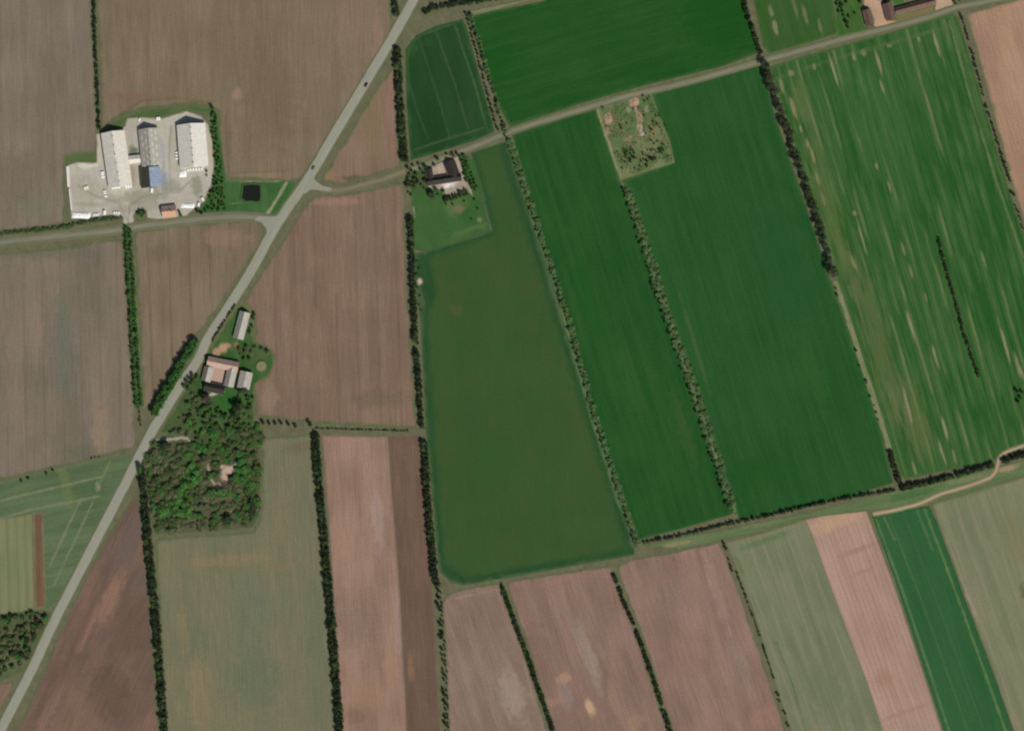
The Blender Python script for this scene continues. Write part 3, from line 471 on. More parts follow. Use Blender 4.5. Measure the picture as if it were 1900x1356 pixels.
# ------------------------------------------------------------------ buildings
def box(bm, c, s, rz=0.0, rx=0.0):
    m = Matrix.Translation(c) @ Matrix.Rotation(rz, 4, 'Z') @ Matrix.Rotation(rx, 4, 'X') @ Matrix.Diagonal((s[0], s[1], s[2], 1))
    return bmesh.ops.create_cube(bm, size=1.0, matrix=m)['verts']
def bm_obj(name, parent, mat, fn, bevel=0.0):
    bm = bmesh.new(); fn(bm)
    if bevel: bmesh.ops.bevel(bm, geom=list(bm.edges), offset=bevel, segments=1, affect='EDGES', profile=.5)
    bmesh.ops.recalc_face_normals(bm, faces=bm.faces)
    me = bpy.data.meshes.new(name); bm.to_mesh(me); bm.free()
    return obj(name, me, parent, mat)
MAT = {}
def mm(key, *a, **k):
    if key not in MAT: MAT[key] = solid_mat(key, *a, **k)
    return MAT[key]
wall_w = mm('white_wall', (196, 192, 180), .8, .2, None, .06, .7)
wall_b = mm('red_brick_wall', (140, 84, 66), .9, .1, None, .15, 1.2)
wall_g = mm('grey_wall', (132, 128, 118), .9, .1, None, .10, .9)
conc = mm('concrete', (170, 164, 148), .9, .15, None, .12, .8)
glass, _nt, _b = new_mat('window_glass'); _b.inputs['Base Color'].default_value = rgba((38, 44, 48)); _b.inputs['Roughness'].default_value = .08; _b.inputs['Specular IOR Level'].default_value = .6
_n = _nt.nodes.new('ShaderNodeTexNoise'); _n.inputs['Scale'].default_value = .8; _bp = _nt.nodes.new('ShaderNodeBump'); _bp.inputs['Strength'].default_value = .05; _nt.links.new(_n.outputs['Fac'], _bp.inputs['Height']); _nt.links.new(_bp.outputs[0], _b.inputs['Normal'])
door_w = mm('white_door', (214, 212, 204), .6, .3, None, .05, .8)
door_d = mm('dark_door', (70, 62, 52), .7, .2, None, .1, .8)
frame_m = mm('window_frame_paint', (206, 204, 196), .6, .3, None, .04, .8)
def roofm(key, c, amp=.10, wave=('X', 5.5), rough=.75):
    return mm(key, c, rough, .2, (.5, .12, .5), amp, .5, 0.0, wave)
def building(name, label, r0, r1, width, eave, ridge, roof_a, roof_b, wall, over=.4, doors=(), windows=0, chimney=(), skylights=(), hip=0.0, group=None, cat='building', nm='barn', cap=None, rooflabel=None):
    """gabled building: ridge from r0 to r1 (survey units), width across (units)"""
    x0, y0 = W(*r0); x1, y1 = W(*r1); L = math.hypot(x1-x0, y1-y0); w = width*M
    rz = math.atan2(y1-y0, x1-x0); e = empty(name, (x0+x1)/2, (y0+y1)/2, 0, rz)
    tag(e, label, cat, group)
    h, hw = L/2, w/2; pitch = math.atan2(ridge-eave, hw)
    hp = hip*hw
    V = [(-h, -hw, -.1), (h, -hw, -.1), (h, hw, -.1), (-h, hw, -.1), (-h, -hw, eave), (h, -hw, eave), (h, hw, eave), (-h, hw, eave), (-h+hp, 0, ridge), (h-hp, 0, ridge)]
    F = [(0, 1, 5, 4), (2, 3, 7, 6), (1, 2, 6, 9, 5), (3, 0, 4, 8, 7), (0, 3, 2, 1)]
    if hip: F = [(0, 1, 5, 4), (2, 3, 7, 6), (1, 2, 6, 5), (3, 0, 4, 7), (0, 3, 2, 1)]
    obj('wall', mesh_py('wall', V, F), e, wall)
    t = .16
    def slope(s, mat):
        # s=+1 : +y side
        dy = s*(hw+over); dz = eave-over*math.tan(pitch); a = h+over
        ax = a-hp if hip else a
        top = [(-a, dy, dz), (a, dy, dz), (ax, 0, ridge), (-ax, 0, ridge)]
        Vv = [(x, y, z+.04) for x, y, z in top]+[(x, y, z+.04+t) for x, y, z in top]
        Ff = [(0, 1, 2, 3), (4, 5, 6, 7), (0, 1, 5, 4), (1, 2, 6, 5), (2, 3, 7, 6), (3, 0, 4, 7)]
        me = mesh_py('roof_slope', Vv, Ff); bm = bmesh.new(); bm.from_mesh(me); bmesh.ops.recalc_face_normals(bm, faces=bm.faces); bm.to_mesh(me); bm.free()
        return obj('roof_slope', me, e, mat)
    sA = slope(1, roof_a); sB = slope(-1, roof_b)
    if rooflabel: sA['label'], sB['label'] = rooflabel
    if hip:
        for s in (-1, 1):
            a = h+over; dz = eave-over*math.tan(pitch)
            tp = [(s*a, -(hw+over), dz+.02), (s*a, hw+over, dz+.02), (s*(a-hp), 0, ridge+.02)]
            Vv = tp+[(x, y, z+t) for x, y, z in tp]
            me = mesh_py('hip_slope', Vv, [(0, 1, 2), (3, 4, 5), (0, 1, 4, 3), (1, 2, 5, 4), (2, 0, 3, 5)]); bm = bmesh.new(); bm.from_mesh(me); bmesh.ops.recalc_face_normals(bm, faces=bm.faces); bm.to_mesh(me); bm.free()
            obj('hip_slope', me, e, roof_a)
    bm_obj('ridge_cap', e, cap or roof_a, lambda bm: box(bm, (0, 0, ridge+.2), (2*(h-hp)+over, .5, .14)))
    if cat == 'shed' and L > 25:
        for i in range(6): bm_obj('roof_vent', e, MAT['grey_wall'], lambda bm: box(bm, (-h+(i+.5)*2*h/6, 0, ridge+.55), (1.1, .9, .6)))
    for s in (-1, 1):
        bm_obj('gutter', e, MAT['concrete'], lambda bm: box(bm, (0, s*(hw+over+.08), eave-over*math.tan(pitch)+.05), (2*h, .14, .12)))
    for (end, off, dw, dh, mat) in doors:   # on gable ends
        d = bm_obj('door', e, mat, lambda bm: box(bm, (end*(h+.06), off*hw, dh/2), (.12, dw, dh)))
        bm_obj('handle', d, MAT['concrete'], lambda bm: box(bm, (end*(h+.14), off*hw+dw*.4, 1.05), (.06, .12, .3)))
    for s in (-1, 1):
        for i in range(windows):
            x = -h+(i+.5)*2*h/windows; ww = min(1.3, 1.4*h/max(windows, 1)); zc_ = eave*.55
            f = bm_obj('window', e, frame_m, lambda bm: box(bm, (x, s*(hw+.03), zc_), (ww, .08, 1.1)))
            bm_obj('pane', f, glass, lambda bm: box(bm, (x, s*(hw+.06), zc_), (ww-.16, .06, .94)))
    for (u, v, cs, ch) in chimney:
        zz = ridge-abs(v)*(ridge-eave)
        c = bm_obj('chimney', e, wall_b, lambda bm: box(bm, (u*h, v*hw, zz+ch/2-.4), (cs, cs, ch+.8)))
        bm_obj('chimney_pot', c, door_d, lambda bm: box(bm, (u*h, v*hw, zz+ch+.1), (cs*.5, cs*.5, .3)))
    for (u, v, sl_, sw_) in skylights:
        s = 1 if v > 0 else -1; zz = ridge-abs(v)*(ridge-eave)
        bm_obj('skylight', e, mm('skylight_sheet', (206, 204, 192), .5, .3, None, .05, 1), lambda bm: box(bm, (u*h, v*hw, zz+.27), (sl_, sw_, .08), 0, -s*pitch))
    return e
Z1 = lambda *p: zc(100, 180, 5.424, p)
cream = roofm('cream_sheet_roof', (208, 202, 186), .10)
pale = roofm('sunlit_cream_roof', (212, 207, 194), .09)  # cream lightened for sun-facing slopes: sunlight put into the colour
shaded_grey = roofm('shaded_fibre_roof', (158, 154, 138), .14)  # darker fibre grey for west slopes, their shade mixed into the colour
sunlit_grey = roofm('sunlit_fibre_roof', (164, 161, 146), .14)  # same fibre roof, lightened on east slopes as if sunlit
darksheet = roofm('dark_slope_roof', (62, 62, 50), .12)  # dark tone for the low shed's left slope
bluesheet = roofm('blue_slope_roof', (136, 148, 164), .2)  # blue grey tone for the low shed's right slope
pinktile = roofm('weathered_pink_tile', (180, 152, 134), .12)
orangetile = roofm('orange_tile', (184, 144, 116), .16)
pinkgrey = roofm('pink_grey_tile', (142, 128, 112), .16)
brownroof = roofm('brown_fibre_roof', (104, 82, 68), .12)
blackroof = roofm('black_tile_roof', (54, 50, 44), .16)
# three long sheds
building('livestock_shed', 'leftmost long cream roofed shed beside the left yard wall', Z1((598, 362), (676, 905))[0], Z1((598, 362), (676, 905))[1], 42, 3.8, 8.6, cream, cream, wall_w, .5,
         doors=[(1, -.5, 6, 3.2, door_w), (1, .45, 6, 3.2, door_w), (-1, 0, 5, 3.2, door_d)], windows=9, cat='shed', nm='shed')
r = Z1((955, 330), (990, 695))
sk = [(u/5.0-.9+.1*((k+u) % 2), v, 1.9, .9) for k, v in enumerate((-.72, -.30, .34, .74)) for u in range(10) if (u*7+k*3) % 5 != 0]
building('livestock_shed', 'middle shed with rows of small white skylights on its grey roof', r[0], r[1], 35, 3.8, 8.0, sunlit_grey, shaded_grey, wall_w, .4, doors=[(-1, 0, 4.5, 3.2, door_d)], windows=7, skylights=sk, cat='shed')
r = Z1((1385, 285), (1418, 708))
building('livestock_shed', 'rightmost wide pale roofed shed near the bushes', r[0], r[1], 51, 4.0, 9.4, pale, cream, wall_w, .5, doors=[(1, -.55, 5, 3.4, door_w), (1, 0.1, 5, 3.4, door_w), (1, .65, 5, 3.4, door_w), (-1, .2, 5, 3.4, door_d)], windows=8, cat='shed')
r = Z1((968, 716), (984, 912))
building('machine_shed', 'low shed with dark left roof slope and blue right slope', r[0], r[1], 36, 3.0, 6.4, bluesheet, darksheet, wall_g, .3, doors=[(1, .4, 3.5, 2.6, door_d)], windows=3, cat='shed', rooflabel=('blue roof slope', 'dark roof slope'))
r = Z1((742, 640), (874, 626))
building('link_barn', 'small pale roofed link building between the left and middle sheds', r[0], r[1], 14, 2.6, 4.0, cream, pale, wall_w, .2, windows=2, cat='building')
r = Z1((1096, 1165), (1232, 1150))
building('farm_house', 'small orange tiled house at the yard edge by the side road', r[0], r[1], 21, 2.9, 6.4, pinktile, orangetile, wall_b, .4, doors=[(1, .2, 1.1, 2.1, door_d)], windows=4, chimney=[(.3, 0, .8, 1.0)], cat='house')
# roadside farm (four wings round a yard)
Z2 = lambda *p: zc(340, 540, 5.65, p)
r = Z2((650, 225), (578, 500))
building('barn', 'long narrow grey roofed barn beside the main road, highest of the roadside farm', r[0], r[1], 18.5, 3.0, 6.0, sunlit_grey, shaded_grey, wall_b, .3, doors=[(1, 0, 3, 2.6, door_w), (-1, 0, 3, 2.6, door_d)], windows=5, cat='barn')
r = Z2((262, 735), (580, 800))
building('barn_wing', 'pink tiled wing closing the top side of the roadside farm courtyard', r[0], r[1], 17, 3.4, 6.6, pinktile, pinktile, wall_b, .3, doors=[(1, 0, 2.4, 2.4, door_d)], windows=6, cat='barn')
r = Z2((275, 800), (240, 945))
building('barn_wing', 'grey pink roofed wing on the road side of the farm courtyard', r[0], r[1], 16, 3.2, 6.0, sunlit_grey, pinkgrey, wall_b, .3, doors=[(1, 0, 2.4, 2.4, door_d)], windows=4, cat='barn')
r = Z2((520, 815), (478, 1000))
building('barn_wing', 'grey roofed wing on the field side of the farm courtyard', r[0], r[1], 17, 3.2, 6.0, sunlit_grey, shaded_grey, wall_b, .3, doors=[(1, 0, 2.4, 2.4, door_w)], windows=4, cat='barn')
r = Z2((230, 995), (436, 1042))
building('farm_house', 'black roofed farmhouse closing the bottom side of the courtyard', r[0], r[1], 16, 2.8, 5.6, blackroof, blackroof, wall_w, .4, doors=[(1, .2, 1.1, 2.1, door_d)], windows=5, chimney=[(-.4, 0, .8, 1.0), (.4, 0, .8, 1.0)], cat='house')
r = Z2((668, 850), (632, 1020))
building('barn', 'detached grey roofed barn nearest the brown field at the roadside farm', r[0], r[1], 22, 3.4, 5.6, sunlit_grey, shaded_grey, wall_g, .3, doors=[(1, 0, 3.2, 2.8, door_w)], windows=3, cat='barn')
pave = ground_mat('pink_paving', (1, 0), 1.5, .06, .12, .9, attr=False, color=(176, 150, 130), bump=.1)
flat('courtyard', 'pinkish paved courtyard enclosed by the four farm wings', 'courtyard', Z2((300, 780), (450, 810), (420, 980), (250, 950)), .13, pave)
# dark roofed house by the lane
Z3 = lambda *p: zc(730, 240, 3.567, p)
r = Z3((222, 352), (448, 318)); building('house_wing', 'long black roofed wing of the house by the lane, garden side', r[0], r[1], 13, 2.7, 5.4, blackroof, blackroof, wall_w, .4, doors=[(1, 0, 1.1, 2.1, door_w)], windows=6, chimney=[(.1, 0, .7, .9)], cat='house')
r = Z3((372, 222), (408, 318)); building('house_wing', 'black roofed right wing of the house reaching towards the lane', r[0], r[1], 20, 2.7, 5.8, blackroof, blackroof, wall_w, .4, doors=[(-1, 0, 2.4, 2.2, door_w)], windows=2, cat='house')
r = Z3((234, 268), (248, 345)); building('garage', 'small black roofed garage left of the gravel drive', r[0], r[1], 12, 2.4, 4.4, blackroof, blackroof, wall_w, .3, doors=[(-1, 0, 2.4, 2.1, door_w)], windows=1, cat='garage')
# top right farm
Z4 = lambda *p: zc(1560, 0, 5.588, p)
r = Z4((262, 112), (304, 268)); building('barn', 'dark brown roofed barn standing left of the pink farmyard, top right', r[0], r[1], 14, 3.0, 5.4, brownroof, brownroof, wall_b, .3, doors=[(-1, 0, 2.4, 2.4, door_d)], windows=3, cat='barn')
r = Z4((478, 45), (522, 212)); building('barn', 'brown roofed barn between the pink farmyard and the long wing, top right', r[0], r[1], 16, 3.0, 5.6, brownroof, brownroof, wall_b, .3, doors=[(1, 0, 2.4, 2.4, door_d)], windows=3, cat='barn')
r = Z4((560, 128), (972, 18)); building('barn', 'long brown roofed barn running along the lane, top right', r[0], r[1], 11, 2.8, 4.8, brownroof, brownroof, wall_b, .3, doors=[(1, 0, 2.2, 2.2, door_d)], windows=8, cat='barn')
r = Z4((700, -40), (900, -70)); building('farm_house', 'farm building cut by the top edge above the long brown barn', r[0], r[1], 14, 3, 5.6, brownroof, brownroof, wall_w, .3, windows=4, cat='house')

# round slurry tank
tx, ty = W(485.5, 680)
tk = tag(empty('slurry_tank', tx, ty), 'low round concrete tank with pale green crust beside the roadside farm', 'tank')
def ring(bm, r0, r1, z0, z1, n=32):
    rs = []
    for rr, zz in ((r1, z0), (r1, z1), (r0, z1), (r0, z0)):
        rs.append([bm.verts.new((rr*math.cos(2*math.pi*i/n), rr*math.sin(2*math.pi*i/n), zz)) for i in range(n)])
    for a, b2 in zip(rs, rs[1:]+rs[:1]):
        for i in range(n): bm.faces.new((a[i], a[(i+1) % n], b2[(i+1) % n], b2[i]))
bm_obj('tank_wall', tk, mm('mossy_concrete', (118, 122, 88), .9, .1, None, .15, .9), lambda bm: ring(bm, 4.6, 4.95, 0, 1.1))
bm_obj('crust', tk, mm('crust', (122, 124, 86), .95, .1, None, .2, 1.0), lambda bm: bmesh.ops.create_circle(bm, cap_ends=True, segments=32, radius=4.6, matrix=Matrix.Translation((0, 0, .7))))
bm_obj('inner_ring', tk, mm('inner_crust', (134, 128, 98), .95, .1, None, .2, 1.0), lambda bm: ring(bm, 1.6, 2.2, .6, .85, 24))
bm_obj('stirrer_post', tk, MAT['grey_wall'], lambda bm: box(bm, (0, 0, 1.0), (.3, .3, 1.6)))

# farmyard objects: white sheeted clamps, bunker walls, white hutches
white_pl = mm('white_plastic', (236, 236, 230), .55, .3, None, .06, .9)
tyre_m = mm('tyre_rubber', (40, 40, 38), .8, .2, None, .1, 1)
def clamp(label, x0, y0, x1, y1, h=1.3):
    a, b2 = zc(100, 180, 5.424, [(x0, y0), (x1, y1)]); (ax, ay), (bx, by) = W(*a), W(*b2)
    cx, cy = (ax+bx)/2, (ay+by)/2; L, Wd = abs(bx-ax), abs(by-ay)
    e = tag(empty('silage_clamp', cx, cy, 0.05, math.radians(-3 if L > 8 else 4)), label, 'silage clamp')
    V = []; nx, ny = 15, 7; rr = random.Random(int(x0))
    for j in range(ny):
        for i in range(nx):
            u, v = i/(nx-1)*2-1, j/(ny-1)*2-1
            z = h*max(0, 1-abs(u)**6)*max(0, 1-abs(v)**4)+(rr.uniform(0, .12) if abs(u) < .95 and abs(v) < .95 else 0)
            V.append((u*L/2, v*Wd/2, z))
    bm_f = [(j*nx+i, j*nx+i+1, (j+1)*nx+i+1, (j+1)*nx+i) for j in range(ny-1) for i in range(nx-1)]
    obj('plastic_sheet', mesh_py('plastic_sheet', V, bm_f), e, white_pl)
    for k in range(max(2, int(L/2.5))):
        u = -.8+1.6*(k+.5)/max(2, int(L/2.5)); v = rr.uniform(-.5, .5)
        t = bm_obj('tyre', e, tyre_m, lambda bm: ring(bm, .16, .34, 0, .16, 10)); t.location = (u*L/2, v*Wd/2, h*(1-abs(u)**6)*(1-abs(v)**4)+.03)
    return e
clamp('large white sheeted silage clamp at the bottom left corner of the yard', 180, 1160, 368, 1222)
clamp('white sheeted silage clamp left of the orange tiled house by the bushes', 1275, 1070, 1415, 1118, 1.0)
clamp('white sheeted heap at the bottom left corner of the rightmost shed', 1258, 742, 1334, 808, 1.2)
def wall_thing(label, pts, h=1.4, th=.5):
    P = [W(*q) for q in zc(100, 180, 5.424, pts)]
    e = tag(empty('bunker_wall', P[0][0], P[0][1]), label, 'wall')
    for (ax, ay), (bx, by) in zip(P[:-1], P[1:]):
        L = math.hypot(bx-ax, by-ay); n = max(1, int(L/3)); a = math.atan2(by-ay, bx-ax)
        for i in range(n):
            t = (i+.5)/n
            bm_obj('wall_panel', e, mm('white_concrete', (222, 218, 206), .85, .15, None, .08, .9), lambda bm: box(bm, (ax+(bx-ax)*t-P[0][0], ay+(by-ay)*t-P[0][1], h/2), (L/n-.05, th, h), a), .03)
    return e
wall_thing('thick white concrete bunker wall along the upper left yard edge', [(138, 700), (150, 905)], 1.2, 2.2)
wall_thing('thin white concrete bunker wall along the lower left yard edge', [(156, 925), (178, 1140)], 1.4, .9)
def hutch_mesh():
    n = 10; V = []; F = []
    prof = [(-.7, 0), (-.7, .7)]+[(-.7*math.cos(math.pi*i/n), .7+.65*math.sin(math.pi*i/n)) for i in range(1, n)]+[(.7, .7), (.7, 0)]
    k = len(prof)
    for x in (-1.1, -.95, .95, 1.1):
        s = .94 if abs(x) > 1 else 1
        V += [(x, y*s, z*s) for y, z in prof]
    for a in range(3): F += [(a*k+i, a*k+i+1, (a+1)*k+i+1, (a+1)*k+i) for i in range(k-1)]
    F.append(tuple(range(k)))
    F += [tuple(3*k+i for i in range(k))][::1]
    return mesh_py('hutch_shell', V, F)
HM = hutch_mesh(); HM.materials.append(white_pl)
bmx = bmesh.new(); box(bmx, (1.12, 0, .5), (.06, .7, 1.0)); HD = bpy.data.meshes.new('opening'); bmx.to_mesh(HD); bmx.free(); HD.materials.append(door_d)
def hutches(label, pts, ang=0, sc=1.0):
    for i, p in enumerate(zc(100, 180, 5.424, pts)):
        x, y = W(*p); e = tag(empty('calf_hutch', x, y, .06, math.radians(ang)), label, 'hutch', label if len(pts) > 1 else None)
        e.scale = (sc, sc, sc)
        obj('shell', HM, e); obj('opening', HD, e)
hutches('small white hutch right of the large white clamp at the bottom of the yard', [(405, 1188), (425, 1190), (446, 1186)], -90, 1.1)
hutches('white hutch standing alone near the bottom yard entrance, left', [(510, 1166)], -90, 1.8)
hutches('small white hutch in the short row left of the yard entrance', [(607, 1170), (630, 1168), (653, 1170)], -90, 1.1)
hutches('small white hutch in the middle of the left yard', [(314, 922), (338, 914)], -70, 1.3)
hutches('small white hutch in the upper row against the leftmost shed', [(488, 760), (490, 782), (496, 806)], 180, 1.3)
hutches('small white hutch in the lower row against the leftmost shed', [(512, 950), (516, 972), (524, 1000)], 180, 1.1)
hutches('single white hutch below the dark and blue roofed shed', [(985, 944)], -90, 1.8)
hutches('single white hutch right of the white clamp by the bushes', [(1458, 1086)], -90, 1.6)
hutches('single white hutch at the curved lower right yard edge', [(1500, 1032)], -60, 1.6)
hutches('small white hutch added in the row standing for the sunlit bottom gable of the rightmost shed', [(1350, 742), (1376, 738), (1402, 736), (1430, 734), (1458, 732), (1486, 730)], -85, 1.1)  # hutches added to give the bright line of the sunlit gable
hutches('small white hutch in the top yard behind the middle shed', [(1040, 222), (1060, 220)], 90, 1.3)
hutches('single white hutch at the top yard edge near the grass', [(862, 232)], 90, 1.2)
hutches('white hutch lying along the left wall of the rightmost shed', [(1238, 560), (1236, 590), (1240, 620)], 180, 1.1)
hutches('added white hutch standing for the sunlit bottom wall of the leftmost shed', [(590, 918), (612, 914), (634, 912), (656, 912), (728, 910), (752, 908), (776, 904)], -85, 1.1)  # added row standing for the sunlit gable wall

# demolished house: heaps of rubble
rub = {k: mm(k, c, .95, .1, None, .25, 1.5) for k, c in (('pink_rubble', (172, 142, 120)), ('pale_rubble', (172, 164, 146)), ('dark_rubble', (96, 88, 78)))}
def heap(label, zx, zy, rx, ry, h, key, n, seed):
    p = zc(1090, 160, 7.139, [(zx, zy)])[0]; x, y = W(*p); rr = random.Random(seed)
    e = tag(empty('rubble_heap', x, y), label, 'rubble')
    def mound(bm):
        k = 9; vs = []
        for j in range(k):
            for i in range(k):
                u, v = i/(k-1)*2-1, j/(k-1)*2-1; q = math.hypot(u, v)
                vs.append(bm.verts.new((u*rx, v*ry, h*max(0, 1-q)**.8*rr.uniform(.6, 1.1)+.02)))
        for j in range(k-1):
            for i in range(k-1): bm.faces.new((vs[j*k+i], vs[j*k+i+1], vs[(j+1)*k+i+1], vs[(j+1)*k+i]))
    bm_obj('mound', e, rub[key], mound)
    def chunks(bm):
        for i in range(n):
            a, q = rr.uniform(0, 6.28), rr.random()**.6
            s = rr.uniform(.2, .8)
            box(bm, (math.cos(a)*q*rx, math.sin(a)*q*ry, h*(1-q)**.8+.05), (s, s*rr.uniform(.4, 1), s*rr.uniform(.3, .8)), rr.uniform(0, 3), rr.uniform(-.5, .5))
    c = bm_obj('broken_brick', e, rub[key if n < 60 else 'pink_rubble'], chunks); c['kind'] = 'stuff'
heap('pink brick rubble heap beside the lane at the top of the weedy plot', 625, 205, 4.2, 4.2, 1.1, 'pink_rubble', 80, 1)
heap('dark rubble left of a white slab in the weedy plot', 605, 300, 1.8, 1.8, .9, 'dark_rubble', 24, 2)
heap('dark rubble right of a white slab in the weedy plot', 672, 285, 1.4, 1.8, .8, 'dark_rubble', 20, 3)
heap('small pale slab heap between two dark rubble heaps in the weedy plot', 638, 300, 1.0, 2.0, .6, 'pale_rubble', 16, 4)
heap('pale stone heap in the middle of the weedy plot', 722, 630, 2.0, 2.6, .8, 'pale_rubble', 30, 5)
heap('pink rubble heap near the left corner of the weedy plot', 285, 440, 3.4, 4.6, .8, 'pink_rubble', 60, 6)
heap('small dark rubble lump below the left pink heap', 248, 535, 1.1, 1.2, .6, 'dark_rubble', 12, 7)

# cars on the main road
def car(label, px, py, ang, paint):
    x, y = W(px, py); e = tag(empty('car', x, y, .21, ang), label, 'car')
    prof = [(-2.15, .35), (-2.1, .85), (-1.9, 1.0), (1.0, 1.0), (1.9, .86), (2.15, .6), (2.15, .35)]
    def body(bm):
        rows = [[bm.verts.new((a, s*w, z)) for a, z in prof] for s, w in ((-1, .86), (1, .86))]
        for i in range(len(prof)): bm.faces.new((rows[0][i], rows[0][(i+1) % len(prof)], rows[1][(i+1) % len(prof)], rows[1][i]))
        bm.faces.new(rows[0]); bm.faces.new(rows[1][::-1])
    bm_obj('body', e, paint, body, .05)
    def cabin(bm):
        lo = [(-1.9, .8, .98), (.9, .8, .98)]; hi = [(-1.4, .64, 1.46), (.2, .64, 1.46)]
        v = [bm.verts.new(p) for p in [(-1.9, -.8, .98), (.9, -.8, .98), (.9, .8, .98), (-1.9, .8, .98), (-1.4, -.64, 1.46), (.2, -.64, 1.46), (.2, .64, 1.46), (-1.4, .64, 1.46)]]
        for f in ((0, 1, 5, 4), (1, 2, 6, 5), (2, 3, 7, 6), (3, 0, 4, 7), (4, 5, 6, 7), (3, 2, 1, 0)): bm.faces.new([v[i] for i in f])
    bm_obj('window', e, glass, cabin)
    bm_obj('car_roof', e, paint, lambda bm: box(bm, (-.6, 0, 1.48), (1.6, 1.26, .05)), .02)
    for sx in (-1.3, 1.35):
        for sy in (-1, 1):
            t = bm_obj('wheel', e, tyre_m, lambda bm: bmesh.ops.create_cone(bm, cap_ends=True, segments=16, radius1=.33, radius2=.33, depth=.22, matrix=Matrix.Translation((sx, sy*.8, .33)) @ Matrix.Rotation(math.pi/2, 4, 'X')))
            bm_obj('rim', t, MAT['concrete'], lambda bm: bmesh.ops.create_cone(bm, cap_ends=True, segments=12, radius1=.2, radius2=.2, depth=.02, matrix=Matrix.Translation((sx, sy*.92, .33)) @ Matrix.Rotation(math.pi/2, 4, 'X')))
    for sy in (-1, 1): bm_obj('headlight', e, door_w, lambda bm: box(bm, (2.14, sy*.6, .68), (.06, .3, .14)))
ra = math.atan2(92, 55)
car('black car driving on the upper part of the main road', 679.5, 158, ra, mm('black_paint', (30, 30, 32), .3, .5, None, .02, 1))
car('grey car on the main road just above the lane junction', 581.5, 312, ra, mm('grey_paint', (96, 100, 98), .3, .5, None, .02, 1))

# ------------------------------------------------------------------ vegetation
bark = mm('bark', (84, 72, 58), .95, .1, None, .2, 2)
def crown_arrays(seed, rx, rz, z0, n, leaf, lobes=7, spread=.62, cone=0.0, flat_=0.0):
    r = np.random.RandomState(seed)
    L = []
    for i in range(lobes):
        a = r.rand()*6.283; q = math.sqrt(r.rand())*spread; hz = r.rand()
        k = (1-cone*hz)
        L.append((math.cos(a)*q*rx*k, math.sin(a)*q*rx*k, z0+rz*(.32+.45*hz), rx*r.uniform(.38, .62)*k, rz*r.uniform(.22, .34)))
    L.append((0, 0, z0+rz*.5, rx*.62, rz*.42))
    L = np.array(L); pick = r.randint(0, len(L), n); c = L[pick]
    d = r.normal(size=(n, 3)); d[:, 2] = np.where(d[:, 2] < -.3, -d[:, 2]*.6, d[:, 2]); d /= np.linalg.norm(d, axis=1)[:, None]
    rad = r.uniform(.72, 1.06, (n, 1))
    P = c[:, :3]+d*rad*np.stack([c[:, 3], c[:, 3], c[:, 4]], 1)
    nr = d+r.normal(size=(n, 3))*.55; nr /= np.linalg.norm(nr, axis=1)[:, None]
    t = np.cross(nr, r.normal(size=(n, 3))); t /= np.linalg.norm(t, axis=1)[:, None]; bt = np.cross(nr, t)
    s = leaf*r.uniform(.6, 1.25, (n, 1))
    q = np.stack([P-t*s-bt*s*.3, P+bt*s*.75*0-bt*s*.75, P+t*s+bt*s*.3, P+bt*s*.75], 1).reshape(-1, 3)
    val = np.repeat(.5*r.rand(n)+.5*r.rand(len(L))[pick], 4)
    return q, val
def crown_mesh(name, mat, *a, **k):
    q, val = crown_arrays(*a, **k); n = len(q)//4
    me = bpy.data.meshes.new(name); me.vertices.add(len(q)); me.vertices.foreach_set('co', q.astype(np.float32).ravel())
    me.loops.add(n*4); me.polygons.add(n); me.loops.foreach_set('vertex_index', np.arange(n*4, dtype=np.int32)); me.polygons.foreach_set('loop_start', np.arange(0, n*4, 4, dtype=np.int32))
    me.update(calc_edges=True)
    at = me.attributes.new('leaf', 'FLOAT', 'POINT'); at.data.foreach_set('value', val.astype(np.float32))
    me.materials.append(mat); return me
def trunk_mesh(h, r0, seed):
    rr = random.Random(seed); bm = bmesh.new()
    def tube(p, q, ra, rb, n=6):
        p, q = Vector(p), Vector(q); d = (q-p).normalized(); u = d.orthogonal().normalized(); w = d.cross(u)
        A = [bm.verts.new(p+(u*math.cos(6.283*i/n)+w*math.sin(6.283*i/n))*ra) for i in range(n)]
        B = [bm.verts.new(q+(u*math.cos(6.283*i/n)+w*math.sin(6.283*i/n))*rb) for i in range(n)]
        for i in range(n): bm.faces.new((A[i], A[(i+1) % n], B[(i+1) % n], B[i]))
        bm.faces.new(B)
    tube((0, 0, -.15), (0, 0, h*.55), r0, r0*.6); tube((0, 0, h*.55), (rr.uniform(-.2, .2), rr.uniform(-.2, .2), h*.85), r0*.6, r0*.2)
    for i in range(4):
        a = i*1.57+rr.uniform(-.5, .5); z = h*rr.uniform(.35, .6); l = h*rr.uniform(.2, .32)
        tube((0, 0, z), (math.cos(a)*l, math.sin(a)*l, z+l*.8), r0*.4, r0*.12, 5)
    bmesh.ops.recalc_face_normals(bm, faces=bm.faces); me = bpy.data.meshes.new('trunk'); bm.to_mesh(me); bm.free(); me.materials.append(bark); return me
LM = {'dark': leaf_mat('dark_leaf', (50, 62, 38), .35, .02), 'mid': leaf_mat('mid_leaf', (66, 104, 48), .3, .02), 'young': leaf_mat('young_leaf', (88, 112, 68), .25, .02),
      'bright': leaf_mat('bright_leaf', (80, 122, 58), .25, .02), 'bare': leaf_mat('twig_leaf', (102, 106, 74), .25, .03), 'copper': leaf_mat('copper_leaf', (96, 84, 70), .2, .02), 'olive': leaf_mat('olive_leaf', (76, 96, 54), .35, .03), 'round': leaf_mat('round_leaf', (66, 78, 50), .35, .02)}
NV = 5
def lib(kind, mat, rx, rz, z0, n, leaf, **k): return [crown_mesh(kind+'_crown', LM[mat], 100*len(LIB)+i, rx, rz, z0, n, leaf, **k) for i in range(NV)]
LIB = {}
